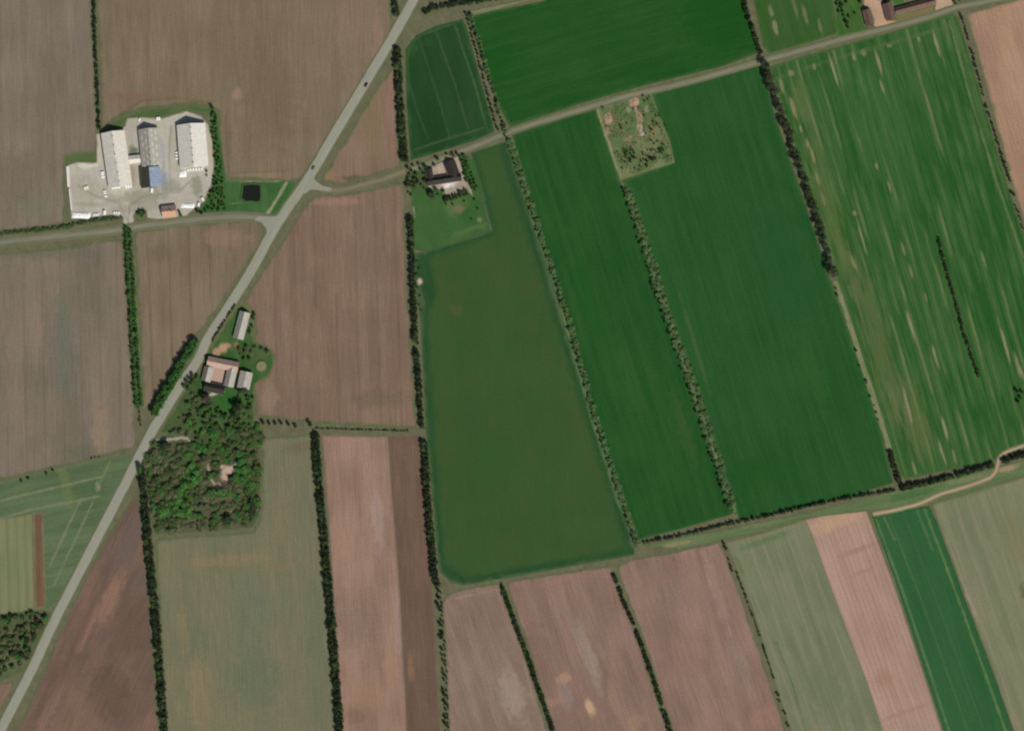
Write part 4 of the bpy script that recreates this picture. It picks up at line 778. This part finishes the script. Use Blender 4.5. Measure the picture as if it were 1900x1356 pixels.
LIB['dark'] = lib('dark', 'dark', 2.5, 6.0, .1, 420, .42)
LIB['mid'] = lib('mid', 'mid', 2.8, 5.5, .3, 480, .42)
LIB['young'] = lib('young', 'young', 1.7, 2.6, .1, 240, .36)
LIB['bright'] = lib('bright', 'bright', 3.6, 6.5, .8, 650, .45)
LIB['bare'] = lib('bare', 'bare', 2.8, 5.0, .6, 320, .36)
LIB['copper'] = lib('copper', 'copper', 5.2, 9, 1.6, 1500, .5, lobes=12)
LIB['olive'] = lib('olive', 'olive', 2.8, 5.2, .4, 420, .42)
LIB['round'] = lib('round', 'round', 4.4, 7.5, 1.2, 1100, .48, lobes=10)
LIB['shrub'] = lib('shrub', 'dark', 1.5, 2.6, .0, 180, .34)
TR = {k: trunk_mesh(h, r_, i) for i, (k, h, r_) in enumerate([('dark', 4.5, .2), ('mid', 4.2, .2), ('young', 2.8, .1), ('bright', 5.5, .25), ('bare', 4.2, .18), ('copper', 8, .4), ('olive', 4.2, .2), ('round', 6.5, .32), ('shrub', 1.8, .1)])}
# single-mesh small trees: crown + trunk in one mesh with two materials
def joined(kind):
    out = []
    for c in LIB[kind]:
        bm = bmesh.new(); lay = bm.verts.layers.float.new('leaf'); bm.from_mesh(c); n0 = len(bm.faces); bm.from_mesh(TR[kind])
        bm.faces.ensure_lookup_table()
        for f in bm.faces[n0:]: f.material_index = 1
        me = bpy.data.meshes.new(kind+'_tree'); bm.to_mesh(me); bm.free(); me.materials.append(c.materials[0]); me.materials.append(bark); out.append(me)
    return out
JT = {k: joined(k) for k in ('young', 'shrub')}
COUNT = {}
def tree(kind, px, py, label, group=None, sc=1.0, name=None, parts=True, cat='tree', sz=None):
    x, y = W(px, py); COUNT[label] = COUNT.get(label, 0)+1
    i = R.randrange(NV); rz = R.uniform(0, 6.28); s = sc*(R.uniform(.62, 1.3) if kind in ('young', 'shrub') else R.uniform(.8, 1.18)); z_ = (sz or 1)*s*R.uniform(.88, 1.12)
    nm = name or {'young': 'young_tree', 'shrub': 'shrub', 'dark': 'dark_tree', 'bare': 'half_bare_tree', 'olive': 'olive_green_tree', 'round': 'round_tree', 'copper': 'copper_tree', 'mid': 'leafy_tree', 'bright': 'leafy_tree'}.get(kind, 'tree')
    if kind in JT:
        o = obj(nm, JT[kind][i])
    else:
        o = empty(nm, 0, 0); obj('trunk', TR[kind], o); obj('crown', LIB[kind][i], o)
    o.location = (x, y, 0.04); o.rotation_euler = (0, 0, rz); o.scale = (s, s, z_)
    return tag(o, label, 'shrub' if kind == 'shrub' and cat == 'tree' else cat, group)
def along(pts, spacing, jit=0, lat=(0,), gap=None, jl=.3):
    """points along a polyline in survey units"""
    P = np.asarray(pts, float); seg = np.linalg.norm(np.diff(P, axis=0), axis=1); tot = seg.sum(); cum = np.concatenate([[0], np.cumsum(seg)])
    out = []; s = 0.0
    while s <= tot:
        for q in lat:
            ss = min(max(s+R.uniform(-jit, jit)*spacing, 0), tot); k = min(np.searchsorted(cum, ss, 'right')-1, len(seg)-1)
            d = (P[k+1]-P[k])/seg[k]; p = P[k]+d*(ss-cum[k]); nrm = np.array([-d[1], d[0]])
            off = q+R.uniform(-jl, jl)*spacing*.5
            if gap is None or not any(a <= ss/tot <= b for a, b in gap): out.append((p[0]+nrm[0]*off, p[1]+nrm[1]*off))
        s += spacing
    return out
def hedgerow(label, pts, spacing, lat, kind='dark', sc=1.0, gap=None, jit=.4, sz=1.0, vary=.26):
    x0, y0 = W(*pts[0]); e = tag(empty('hedgerow', x0, y0), label, 'hedge')
    for px, py in along(pts, spacing, jit, lat, gap):
        x, y = W(px, py); o = obj('bush', LIB[kind if R.random() > .14 else 'olive'][R.randrange(NV)], e)
        s = sc*R.uniform(1-vary, 1+vary); o.location = (x-x0, y-y0, -.05); o.rotation_euler = (0, 0, R.uniform(0, 6.28)); o.scale = (s, s, sz*s*R.uniform(.85, 1.15))
    return e
# dense windbreaks (read as one clipped band each)
hedgerow('thin dark hedgerow dividing the two brown fields above the white sheds', [(173, -30), (176, 60), (181, 150), (185, 244)], 5.2, (0,), sc=.72, sz=.8)
hedgerow('broad dark windbreak left of the field with curved tramlines', [(738, 94), (742, 180), (747, 250), (751, 302)], 6, (-3, 3), sc=.95, sz=.9)
hedgerow('short dark windbreak left of the main road at the top edge', [(731, -30), (733, 10), (737, 34)], 6, (-2, 2), sc=.9, sz=.9)
hedgerow('dark windbreak right of the brown field, beside the garden and middle field', [(762, 405), (765, 470), (768, 560), (771, 620), (777, 700), (783, 796)], 5.6, (-1.8, 1.8), sc=.85, sz=.95, gap=[(.60, .615), (.66, .67)])
hedgerow('dark windbreak left of the lower part of the middle field', [(788, 822), (792, 900), (799, 980), (806, 1060), (811, 1088)], 5.6, (-2.6, 2.6), sc=.92, sz=.95)
hedgerow('long dark windbreak between the olive field and the pink field', [(585, 806), (594, 920), (604, 1020), (612, 1110), (621, 1220), (633, 1375)], 5.8, (-3.6, 3.4), sc=.92, sz=.95)
hedgerow('long dark windbreak between the copse and the purple brown triangle field', [(263, 868), (270, 940), (278, 1030), (288, 1120), (297, 1230), (307, 1375)], 5.8, (-3.2, 3.2), sc=.96, sz=.9, gap=[(.66, .672)])
hedgerow('dark slanting hedge between the two mauve fields at the bottom middle', [(932, 1090), (950, 1140), (978, 1215), (1004, 1290), (1032, 1375)], 4.6, (-1.4, 1.4), sc=.72, sz=.8)
hedgerow('dark hedge strip standing inside the striped green field', [(1741, 442), (1752, 490), (1770, 550), (1786, 610), (1802, 660), (1816, 700)], 4.2, (0,), sc=.66, sz=.7)
hedgerow('dark hedge along the bottom edge of the green fields, left part', [(1196, 1006), (1260, 994), (1340, 974), (1420, 958), (1500, 938), (1580, 922), (1664, 908)], 4.6, (0,), sc=.62, sz=.75, vary=.28)
hedgerow('thick dark hedge along the sandy track, right of the left part', [(1672, 906), (1720, 896), (1780, 880), (1842, 862)], 4.6, (-1.2, 1.2), sc=.8, sz=.9, gap=[(.14, .16), (.58, .6)])
hedgerow('short dark hedge right of the bend in the sandy track', [(1862, 856), (1890, 846), (1940, 834)], 4.8, (-1.4, 1.4), sc=.82, sz=.9)
hedgerow('thin low dark hedge right of the copse below the brown field', [(586, 794), (660, 797), (756, 799)], 3.4, (0,), sc=.34, sz=.6)
hedgerow('dark hedge along the track at the top edge', [(786, 24), (810, 14), (850, 8), (900, 0), (990, -16)], 4.8, (-2, 2), sc=.7, sz=.8, vary=.3)
hedgerow('low olive hedge along the side road below the left yard', [(4, 434), (60, 428), (130, 420), (150, 413), (200, 407), (228, 404)], 4.4, (-1.4, 1.4), kind='olive', sc=.5, sz=.6, vary=.3)
hedgerow('thin dotted dark hedge left of the sage green strip', [(1366, 1060), (1392, 1130), (1410, 1180), (1436, 1260)], 4.0, (0,), sc=.38, sz=.6, vary=.35, gap=[(.3, .33), (.6, .66)])
hedgerow('clipped dark hedge between the main road and the roadside farm', [(436, 566), (420, 590), (404, 616), (392, 636)], 3.6, (0,), sc=.5, sz=.7)
hedgerow('small dark dense hedge block at the bottom of the pale strip in the green fields', [(1652, 838), (1658, 862), (1668, 894)], 5, (-2.4, 2.4), sc=.7, sz=.75)
hedgerow('dark hedge row bordering the top field left of the pasture', [(1372, -30), (1384, 20), (1398, 60), (1412, 104)], 5, (-1.2, 1.2), sc=.7, sz=.85, vary=.3, gap=[(.5, .55)])
# rows whose trees can be told apart
for p in along([(1419, 122), (1436, 176), (1458, 236), (1484, 312), (1508, 382), (1528, 450), (1540, 486)], 13.5, .12, (0,)):
    tree('round', *p, 'round dark tree in the long row left of the striped green field', 'row of round dark trees beside the striped field', .88)
tree('round', 1543, 505, 'large dark round tree ending the row left of the striped green field', None, 1.1)
for k, p in enumerate(along([(946, 262), (989, 390), (1044, 555), (1104, 770), (1154, 925), (1183, 1008)], 6.6, .45, (0,), jl=.8)):
    tree('young', *p, 'young pale green tree in the row along the right side of the middle field', 'young trees right of the middle field', 1.5, sz=.6)
for p in along([(1163, 352), (1194, 440), (1226, 545), (1266, 660), (1304, 770), (1336, 870), (1361, 942)], 8.0, .45, (4.2, -3.6), jl=.8):
    tree('young', *p, 'young pale green tree in the belt between the two deep green fields', 'young trees between the deep green fields', 1.32, sz=.6)
for p in along([(942, 262), (986, 395), (1041, 560), (1101, 775), (1178, 1006)], 11, .5, (0,)):  # dark shrubs added where the young trees cast their shade
    tree('shrub', *p, 'small dark shrub added as shade along the left foot of the young row beside the middle field', 'dark shrubs added as shade beside the middle field', .85)
for p in along([(1157, 346), (1218, 545), (1296, 770), (1352, 940)], 12, .5, (2,)):  # added dark shrubs stand for the shadow side of the belt
    tree('shrub', *p, 'small dark shrub added as shade along the left foot of the young belt between deep green fields', 'dark shrubs added as shade beside the young belt', .9)
for p in along([(866, 24), (878, 66), (894, 128), (912, 196), (926, 244)], 8, .2, (1.5,)):
    tree('dark', *p, 'small dark tree in the mixed row right of the tramline field', 'dark trees right of the tramline field', .52)
for p in along([(872, 30), (886, 76), (904, 140), (922, 206), (934, 246)], 8, .25, (-3,)):
    tree('young', *p, 'pale bushy tree in the mixed row right of the tramline field', 'pale trees right of the tramline field', 1.3)
for p in [(936, 252), (942, 258), (938, 246)]: tree('dark', *p, 'dark tree beside the lane at the top corner of the middle field', 'dark trees at the lane corner', .5)
for p in along([(238, 430), (243, 520), (249, 610), (255, 700), (259, 752)], 7, .2, (4.2, -4.2)):
    tree('mid', *p, 'green tree in the belt between the two brown western fields', 'green belt between western fields', .8)
for p in along([(237, 424), (246, 590), (253, 740)], 9, .2, (6.5,)): pass
for p in along([(258, 758), (263, 790)], 8, .2, (0,)): tree('bare', *p, 'small grey green tree at the bottom end of the green belt by the main road', 'small trees ending the green belt', .6)
for p in along([(364, 634), (345, 664), (322, 706), (300, 742), (287, 768)], 8, .15, (4, -4)):
    tree('mid', *p, 'tall green tree in the row left of the main road opposite the farm', 'tall roadside trees opposite the farm', 1.08, sz=1.15)
for p in [(488, 784), (500, 785), (511, 786), (522, 786), (535, 788), (548, 790)]: tree('dark', *p, 'dark tree in the short row right of the copse below the brown field', 'short dark row right of the copse', .78)
tree('dark', 575, 787, 'dark tree at the top end of the long windbreak right of the copse', None, .95)
for p in along([(812, 1096), (818, 1160), (822, 1240), (828, 1372)], 13, .35, (0,)):
    tree('dark', *p, 'small dark tree in the gappy row below the middle field', 'gappy row below the middle field', R.choice((.55, .65, .8)))
for p in along([(816, 1100), (826, 1240), (832, 1372)], 9, .3, (-2,)):
    tree('olive', *p, 'low green bush in the gappy row below the middle field', 'low bushes below the middle field', .42, cat='bush')
hedgerow('dark gappy slanting hedge right of the unbroken one, bottom middle', [(1139, 1066), (1156, 1112), (1172, 1150), (1192, 1200), (1216, 1268), (1232, 1320), (1248, 1372)], 4.8, (-1.2, 1.2), sc=.7, sz=.8, gap=[(.045, .075), (.215, .235), (.30, .345), (.80, .83)])
for p, s in [((1343, 1008), .7), ((1346, 1018), .75), ((1352, 1038), .4), ((1356, 1050), .5), ((1358, 1058), .5), ((1443, 1288), .7), ((1446, 1300), .6), ((1456, 1322), .65), ((1462, 1345), .55)]:
    tree('dark', *p, 'dark tree at an end of the thin dotted hedge left of the sage strip', 'trees ending the dotted hedge', s)
for p in along([(1781, 26), (1796, 70), (1812, 130), (1832, 205), (1852, 268), (1874, 340)], 6.5, .25, (0,), gap=[(.16, .2), (.5, .53)]):
    tree('dark', *p, 'small dark tree in the row left of the tan field, top right', 'row left of the tan field', R.choice((.4, .48, .55)))
tree('dark', 1879, 362, 'larger dark tree near the lower end of the row left of the tan field', None, .85)
for p in along([(1884, 380), (1892, 405), (1900, 430)], 8, .2, (0,)): tree('dark', *p, 'small dark tree at the right edge below the tan field', 'small trees at the right edge', .42)
for p in [(1551, 536), (1552, 548), (1588, 650), (1594, 678), (1608, 710), (1614, 735), (1622, 752), (1626, 765), (1629, 778), (1606, 706)]:
    tree('shrub', *p, 'small dark shrub on the pale strip between the green fields', 'shrubs on the pale strip', .8)
for p in [(1886, 726), (1892, 738), (1896, 728), (1888, 745)]: tree('dark', *p, 'dark tree in the small clump at the right edge of the striped field', 'clump at the right edge', .75)
# weedy plot bushes
for zx, zy, s in [(R.uniform(720, 1080), R.uniform(330, 1000), R.uniform(.3, .4)) for _ in range(26)]+[(R.uniform(380, 760), R.uniform(780, 1120), R.uniform(.3, .42)) for _ in range(18)]+[(860, 975, .7), (790, 1000, .6), (785, 1060, .6), (830, 960, .6), (900, 960, .55), (965, 860, .6), (1000, 850, .5), (570, 980, .5), (600, 950, .55), (640, 960, .5), (500, 900, .5), (520, 870, .5), (740, 140, .4), (800, 180, .45), (760, 210, .4), (820, 150, .4), (450, 560, .45), (430, 520, .45), (520, 500, .45), (930, 740, .4), (960, 550, .35), (620, 890, .4), (210, 300, .35), (460, 990, .4), (200, 290, .3), (870, 480, .4), (920, 500, .4), (750, 400, .35), (840, 860, .45), (880, 640, .4)]:
    p = zc(1090, 160, 7.139, [(zx, zy)])[0]; tree('dark' if s > .42 else 'olive', *p, 'dark bush growing in the weedy rubble plot' if s > .42 else 'low olive bush growing in the weedy rubble plot', 'dark bushes in the weedy plot' if s > .42 else 'olive bushes in the weedy plot', s, cat='bush', name='bush')
# gardens and farms
for zx, zy, k, s, lab in [(250, 1130, 'copper', 1.0, 'large grey purple tree below the black roofed farmhouse'), (600, 1060, 'round', .8, 'dark tree below the detached grey barn'), (640, 1040, 'round', .75, 'dark tree just right below the detached grey barn'),
        (580, 1230, 'round', 1.0, 'very dark tall tree at the right side of the farm garden'), (610, 1200, 'round', .95, 'second very dark tall tree at the right side of the farm garden'), (545, 1300, 'round', .8, 'dark tree lowest in the farm garden'), (420, 1300, 'dark', .8, 'dark conifer in the middle of the farm garden'), (70, 1250, 'dark', .6, 'small dark conifer left in the farm garden'), (150, 1240, 'dark', .55, 'small dark conifer beside the garden lawn'), (150, 900, 'mid', .9, 'green tree at the corner of the road side wing')]:
    tree(k, *zc(340, 540, 5.65, [(zx, zy)])[0], lab, None, s)
for zx, zy in [(745, 250), (740, 290), (720, 370), (705, 410), (700, 440)]: tree('olive', *zc(340, 540, 5.65, [(zx, zy)])[0], 'bush along the right wall of the long narrow barn', 'bushes along the long barn', .6, cat='bush')
for zx, zy in [(600, 620), (680, 600), (760, 600), (830, 620), (890, 650), (650, 650), (720, 650)]: tree('bare', *zc(340, 540, 5.65, [(zx, zy)])[0], 'grey brown tree in the arc above the round tank', 'arc of trees above the tank', .85)
for zx, zy in [(610, 660), (640, 720), (700, 720)]: tree('mid', *zc(340, 540, 5.65, [(zx, zy)])[0], 'green bush between the farm courtyard and the round tank', 'bushes by the tank', .7, cat='bush')
for p in along(zc(340, 540, 5.65, [(20, 1000), (60, 940), (110, 880)]), 8, .2, (0, 6)): tree('olive', *p, 'olive tree beside the main road below the farm', 'olive trees beside the main road', .8)
for i in range(110):
    px, py = R.uniform(296, 384), R.uniform(708, 808)
    if px+py*.62 < 812 or px > 368 and py < 740: continue
    k = R.choices(('mid', 'olive', 'bare', 'bright'), (3, 3, 3, .6))[0]
    tree(k, px, py, {'mid': 'leafy tree in the garden strip between main road and farm', 'olive': 'olive tree in the garden strip between main road and farm', 'bare': 'brownish tree in the garden strip between main road and farm', 'bright': 'bright green tree in the garden strip between main road and farm'}[k], k+' garden strip trees', R.uniform(.6, 1.05), sz=.65)
for i in range(60):
    px, py = R.uniform(378, 472), R.uniform(736, 796)
    if (px-424)**2+(py-748)**2 < 380 or (px < 404 and py < 748): continue
    k = R.choice(('mid', 'olive', 'bare', 'dark', 'mid')); tree(k, px, py, {'mid': 'leafy green bush in the lower farm garden', 'olive': 'olive bush in the lower farm garden', 'bare': 'brownish bush in the lower farm garden', 'dark': 'dark bush in the lower farm garden'}[k], k+' bushes in the farm garden', R.uniform(.5, .9), cat='bush', name='bush', sz=.8)
# copse below the farm
def inpoly(P, x, y): return poly_dist(P, np.array([x]), np.array([y]))[0][0] > 0
COP = [(282, 826), (312, 820), (345, 818), (380, 800), (400, 792), (440, 796), (474, 784), (490, 800), (480, 840), (484, 880), (477, 920), (481, 952), (462, 976), (430, 974), (400, 982), (350, 979), (320, 988), (292, 982), (280, 950), (276, 900), (268, 868)]
clear = [(427, 874, 15), (416, 890, 11), (407, 903, 10), (388, 868, 7), (396, 896, 7), (352, 818, 9), (330, 813, 9), (372, 840, 5), (300, 816, 9), (412, 864, 8), (440, 862, 7)]
bright_spots = [(348, 872), (356, 864), (366, 876), (372, 888), (352, 884), (338, 908), (344, 900), (334, 928), (318, 934), (326, 942), (310, 948), (344, 934), (352, 946), (336, 950), (354, 920), (362, 892), (304, 952), (348, 912), (412, 916), (300, 948), (350, 957)]
for p in bright_spots: tree('bright', *p, 'bright green leafy tree among the bare ones in the copse', 'bright trees in the copse', R.uniform(.9, 1.35), sz=.6)
pts = []
tries = 0
while len(pts) < 250 and tries < 9000:
    tries += 1; x, y = R.uniform(272, 488), R.uniform(786, 988)
    if not inpoly(COP, x, y) or any((x-a)**2+(y-b_)**2 < r_*r_ for a, b_, r_ in clear) or any((x-a)**2+(y-b_)**2 < 30 for a, b_ in bright_spots) or any((x-a)**2+(y-b_)**2 < 48 for a, b_ in pts): continue
    pts.append((x, y))
for x, y in pts:
    north = y < 850 and x > 345; east = x > 440 and y < 960
    k = R.choices(('bare', 'olive', 'mid', 'dark'), (.6, 3, 3.4, .8) if north or east else (4, 3, 1.3, .4))[0]
    lab = {'bare': 'brownish half bare tree in the copse below the farm', 'olive': 'olive green tree in the copse below the farm', 'mid': 'mid green tree in the copse below the farm', 'dark': 'dark green tree in the copse below the farm'}[k]
    tree(k, x, y, lab, k+' trees in the copse', R.uniform(.9, 1.95), sz=.42)
# copse at the left edge
pts = []; tries = 0
C2 = [(-20, 1146), (58, 1136), (92, 1140), (46, 1238), (-20, 1256)]
while len(pts) < 75 and tries < 6000:
    tries += 1; x, y = R.uniform(-18, 96), R.uniform(1134, 1258)
    if inpoly(C2, x, y) and all((x-a)**2+(y-b_)**2 > 50 for a, b_ in pts): pts.append((x, y))
for x, y in pts:
    k = R.choices(('bare', 'olive', 'mid', 'dark'), (4, 4, 1.2, 1))[0]
    tree(k, x, y, {'bare': 'grey brown tree in the copse at the left edge', 'olive': 'olive tree in the copse at the left edge', 'mid': 'green tree in the copse at the left edge', 'dark': 'dark tree in the copse at the left edge'}[k], k+' trees in the left copse', R.uniform(.95, 1.25), sz=.65)
# bushes right of the yard
pts = []; tries = 0
C3 = zc(100, 180, 5.424, [(1590, 130), (1630, 180), (1670, 500), (1715, 900), (1730, 1150), (1560, 1170), (1560, 1060), (1610, 900), (1630, 700), (1610, 420), (1575, 200)])
while len(pts) < 62 and tries < 6000:
    tries += 1; x, y = R.uniform(380, 422), R.uniform(200, 400)
    if inpoly(C3, x, y) and all((x-a)**2+(y-b_)**2 > 26 for a, b_ in pts): pts.append((x, y))
for x, y in pts: tree('mid', x, y, 'green bush in the belt right of the white sheds', 'bushes right of the white sheds', R.uniform(.5, .75), cat='bush', name='bush')
for x, y, s in [(394, 200, .8), (366, 392, .6), (374, 396, .6), (382, 392, .6), (384, 318, .5), (384, 308, .5), (384, 326, .45)]: tree('dark', x, y, 'dark tree at the right yard edge near the pale shed' if y < 350 else 'dark tree right of the lower yard corner by the road', 'dark yard trees' if y < 350 else 'dark trees at the yard corner', s)
for x, y in [(258, 398), (264, 402), (268, 396), (262, 394)]: tree('mid', x, y, 'green bush left of the orange tiled house', 'bushes left of the orange house', .7, cat='bush', name='bush')
for x, y in [(334, 394), (336, 400)]: tree('olive', x, y, 'bush right of the orange tiled house', 'bushes right of the orange house', .55, cat='bush', name='bush')
tree('mid', 235, 424, 'dark green bush at the road end of the green belt', None, .8, cat='bush', name='bush')
# garden of the dark roofed house
for zx, zy, k, s, lab, gr in [(255, 445, 'round', .85, 'round dark tree on the lawn below the dark roofed house', None), (160, 350, 'dark', .8, 'narrow dark tree left of the dark roofed house', None)]:
    tree(k, *zc(730, 240, 3.567, [(zx, zy)])[0], lab, gr, s)
for p in along(zc(730, 240, 3.567, [(335, 460), (400, 440), (480, 415)]), 6, .2, (0, 5)): tree('dark', *p, 'dark bush along the lower terrace edge of the house', 'dark bushes below the terrace', .62, cat='bush', name='bush')
for p in along(zc(730, 240, 3.567, [(460, 180), (490, 260), (520, 340), (545, 400)]), 7, .2, (-3, 4)): tree('mid', *p, 'green bush in the hedge right of the house drive', 'bushes right of the drive', .62, cat='bush', name='bush')
for zx, zy in [(520, 385), (540, 400)]: tree('dark', *zc(730, 240, 3.567, [(zx, zy)])[0], 'dark bush at the lower end of the drive hedge', 'dark bushes at the drive end', .7, cat='bush', name='bush')
for p in along(zc(730, 240, 3.567, [(110, 350), (115, 390), (140, 320)]), 7, .2, (0, 5)): tree('olive', *p, 'olive bush left of the house beside the windbreak', 'olive bushes left of the house', .7, cat='bush', name='bush')
for zx, zy in [(345, 190), (375, 170), (460, 175), (350, 165)]: tree('shrub', *zc(730, 240, 3.567, [(zx, zy)])[0], 'small dark shrub between the drive and the lane', 'shrubs by the lane', .8)
for zx, zy, s in [(100, 260, .7), (125, 280, .6), (150, 300, .65), (185, 270, .6), (110, 310, .7), (95, 330, .6), (200, 300, .5), (130, 240, .5), (170, 235, .5)]: tree('olive', *zc(730, 240, 3.567, [(zx, zy)])[0], 'olive tree between the windbreak and the dark roofed house', 'olive trees beside the dark roofed house', s)
for zx, zy, s in [(420, 165, .5), (395, 175, .5), (290, 200, .5), (270, 240, .45), (210, 250, .6), (205, 340, .5), (455, 210, .5), (470, 300, .5), (480, 340, .5), (330, 410, .5), (280, 400, .5), (250, 415, .5), (440, 420, .55)]: tree('round', *zc(730, 240, 3.567, [(zx, zy)])[0], 'dark tree crowding the dark roofed house and its drive', 'dark trees around the dark roofed house', s*.8)
for zx, zy, s in [(205, 395, .5), (185, 370, .5), (300, 440, .45), (350, 500, .4), (395, 500, .4), (380, 470, .45), (540, 470, .45), (560, 530, .4), (520, 600, .35), (470, 480, .4), (120, 440, .5), (100, 420, .5)]: tree('mid', *zc(730, 240, 3.567, [(zx, zy)])[0], 'small green bush on the lawn of the dark roofed house', 'lawn bushes of the dark roofed house', s, cat='bush', name='bush')
for x, y in [(778, 500), (774, 510), (776, 535), (780, 550), (778, 566), (782, 576), (775, 486)]: tree('olive', x, y, 'scrub bush by the pale patch at the upper left edge of the middle field', 'scrub beside the middle field', .4, cat='bush', name='bush')
# top right farm trees
for zx, zy, s in [(60, 240, .8), (75, 290, .6), (270, 240, .5), (320, 265, .6), (465, 10, .7), (200, 30, .6), (205, 0, .6), (10, 60, .8), (0, 90, .7), (1170, 20, .6), (1190, 40, .5), (255, 110, .5)]:
    tree('dark', *zc(1560, 0, 5.588, [(zx, zy)])[0], 'dark tree around the top right farm buildings', 'dark trees at the top right farm', s)
for zx, zy, s in [(30, 170, .5), (90, 180, .5), (150, 150, .5), (20, 130, .6), (-30, 20, .7), (-40, 60, .6), (-20, 130, .6), (60, 30, .6), (1230, 10, .5)]:
    tree('mid', *zc(1560, 0, 5.588, [(zx, zy)])[0], 'green tree on the grass left of the top right farm', 'green trees at the top right farm', s)
for x, y in [(40, 892), (54, 886), (52, 888), (86, 878), (98, 872), (170, 850), (176, 848), (184, 848)]: tree('shrub', x, y, 'small dark shrub on the line between grey field and meadow', 'shrubs on the meadow line', .8)
# uncountable rough grass on the weedy plot, the verges of the main road and the copse
def tufts(name, label, pts, hmin, hmax, color, seed):
    rr = np.random.RandomState(seed); n = len(pts); P = np.array([W(*p) for p in pts]); a = rr.rand(n)*3.14; h = rr.uniform(hmin, hmax, n); w = h*rr.uniform(.5, .9, n)
    dx, dy = np.cos(a)*w, np.sin(a)*w; lx, ly = rr.normal(0, .35, n)*h, rr.normal(0, .35, n)*h
    z = np.full(n, .05)
    q = np.stack([np.stack([P[:, 0]-dx, P[:, 1]-dy, z], 1), np.stack([P[:, 0]+dx, P[:, 1]+dy, z], 1), np.stack([P[:, 0]+dx*.6+lx, P[:, 1]+dy*.6+ly, z+h], 1), np.stack([P[:, 0]-dx*.6+lx, P[:, 1]-dy*.6+ly, z+h], 1)], 1).reshape(-1, 3)
    me = bpy.data.meshes.new(name); me.vertices.add(n*4); me.vertices.foreach_set('co', q.astype(np.float32).ravel()); me.loops.add(n*4); me.polygons.add(n)
    me.loops.foreach_set('vertex_index', np.arange(n*4, dtype=np.int32)); me.polygons.foreach_set('loop_start', np.arange(0, n*4, 4, dtype=np.int32)); me.update(calc_edges=True)
    at = me.attributes.new('leaf', 'FLOAT', 'POINT'); at.data.foreach_set('value', np.repeat(rr.rand(n)*1.5, 4).astype(np.float32))
    tag(obj(name, me, None, leaf_mat(name+'_blades', color, .3, .02)), label, 'grass', kind='stuff')
def scatter(poly, n, seed):
    P = np.array(poly); rr = np.random.RandomState(seed); x = rr.uniform(P[:, 0].min(), P[:, 0].max(), n*3); y = rr.uniform(P[:, 1].min(), P[:, 1].max(), n*3)
    sd = poly_dist(P, x, y)[0]; m = sd > 1; return list(zip(x[m][:n], y[m][:n]))
tufts('weeds', 'rough weeds covering the rubble plot', [p for p in scatter(zc(1090, 160, 7.139, [(160, 320), (540, 200), (850, 130), (960, 420), (1090, 720), (1140, 1000), (640, 1160), (470, 1190), (340, 900)]), 4200, 3) if fbm(np.array([p[0]/10]), np.array([p[1]/10]), 5, 2)[0] > .48], .25, .8, (98, 112, 70), 4)
tufts('undergrowth', 'low brambles and brown undergrowth on the copse floor', [p for p in scatter(COP, 5200, 6) if not any((p[0]-a)**2+(p[1]-b_)**2 < r_*r_ for a, b_, r_ in clear)], .3, 1.0, (84, 84, 58), 7)
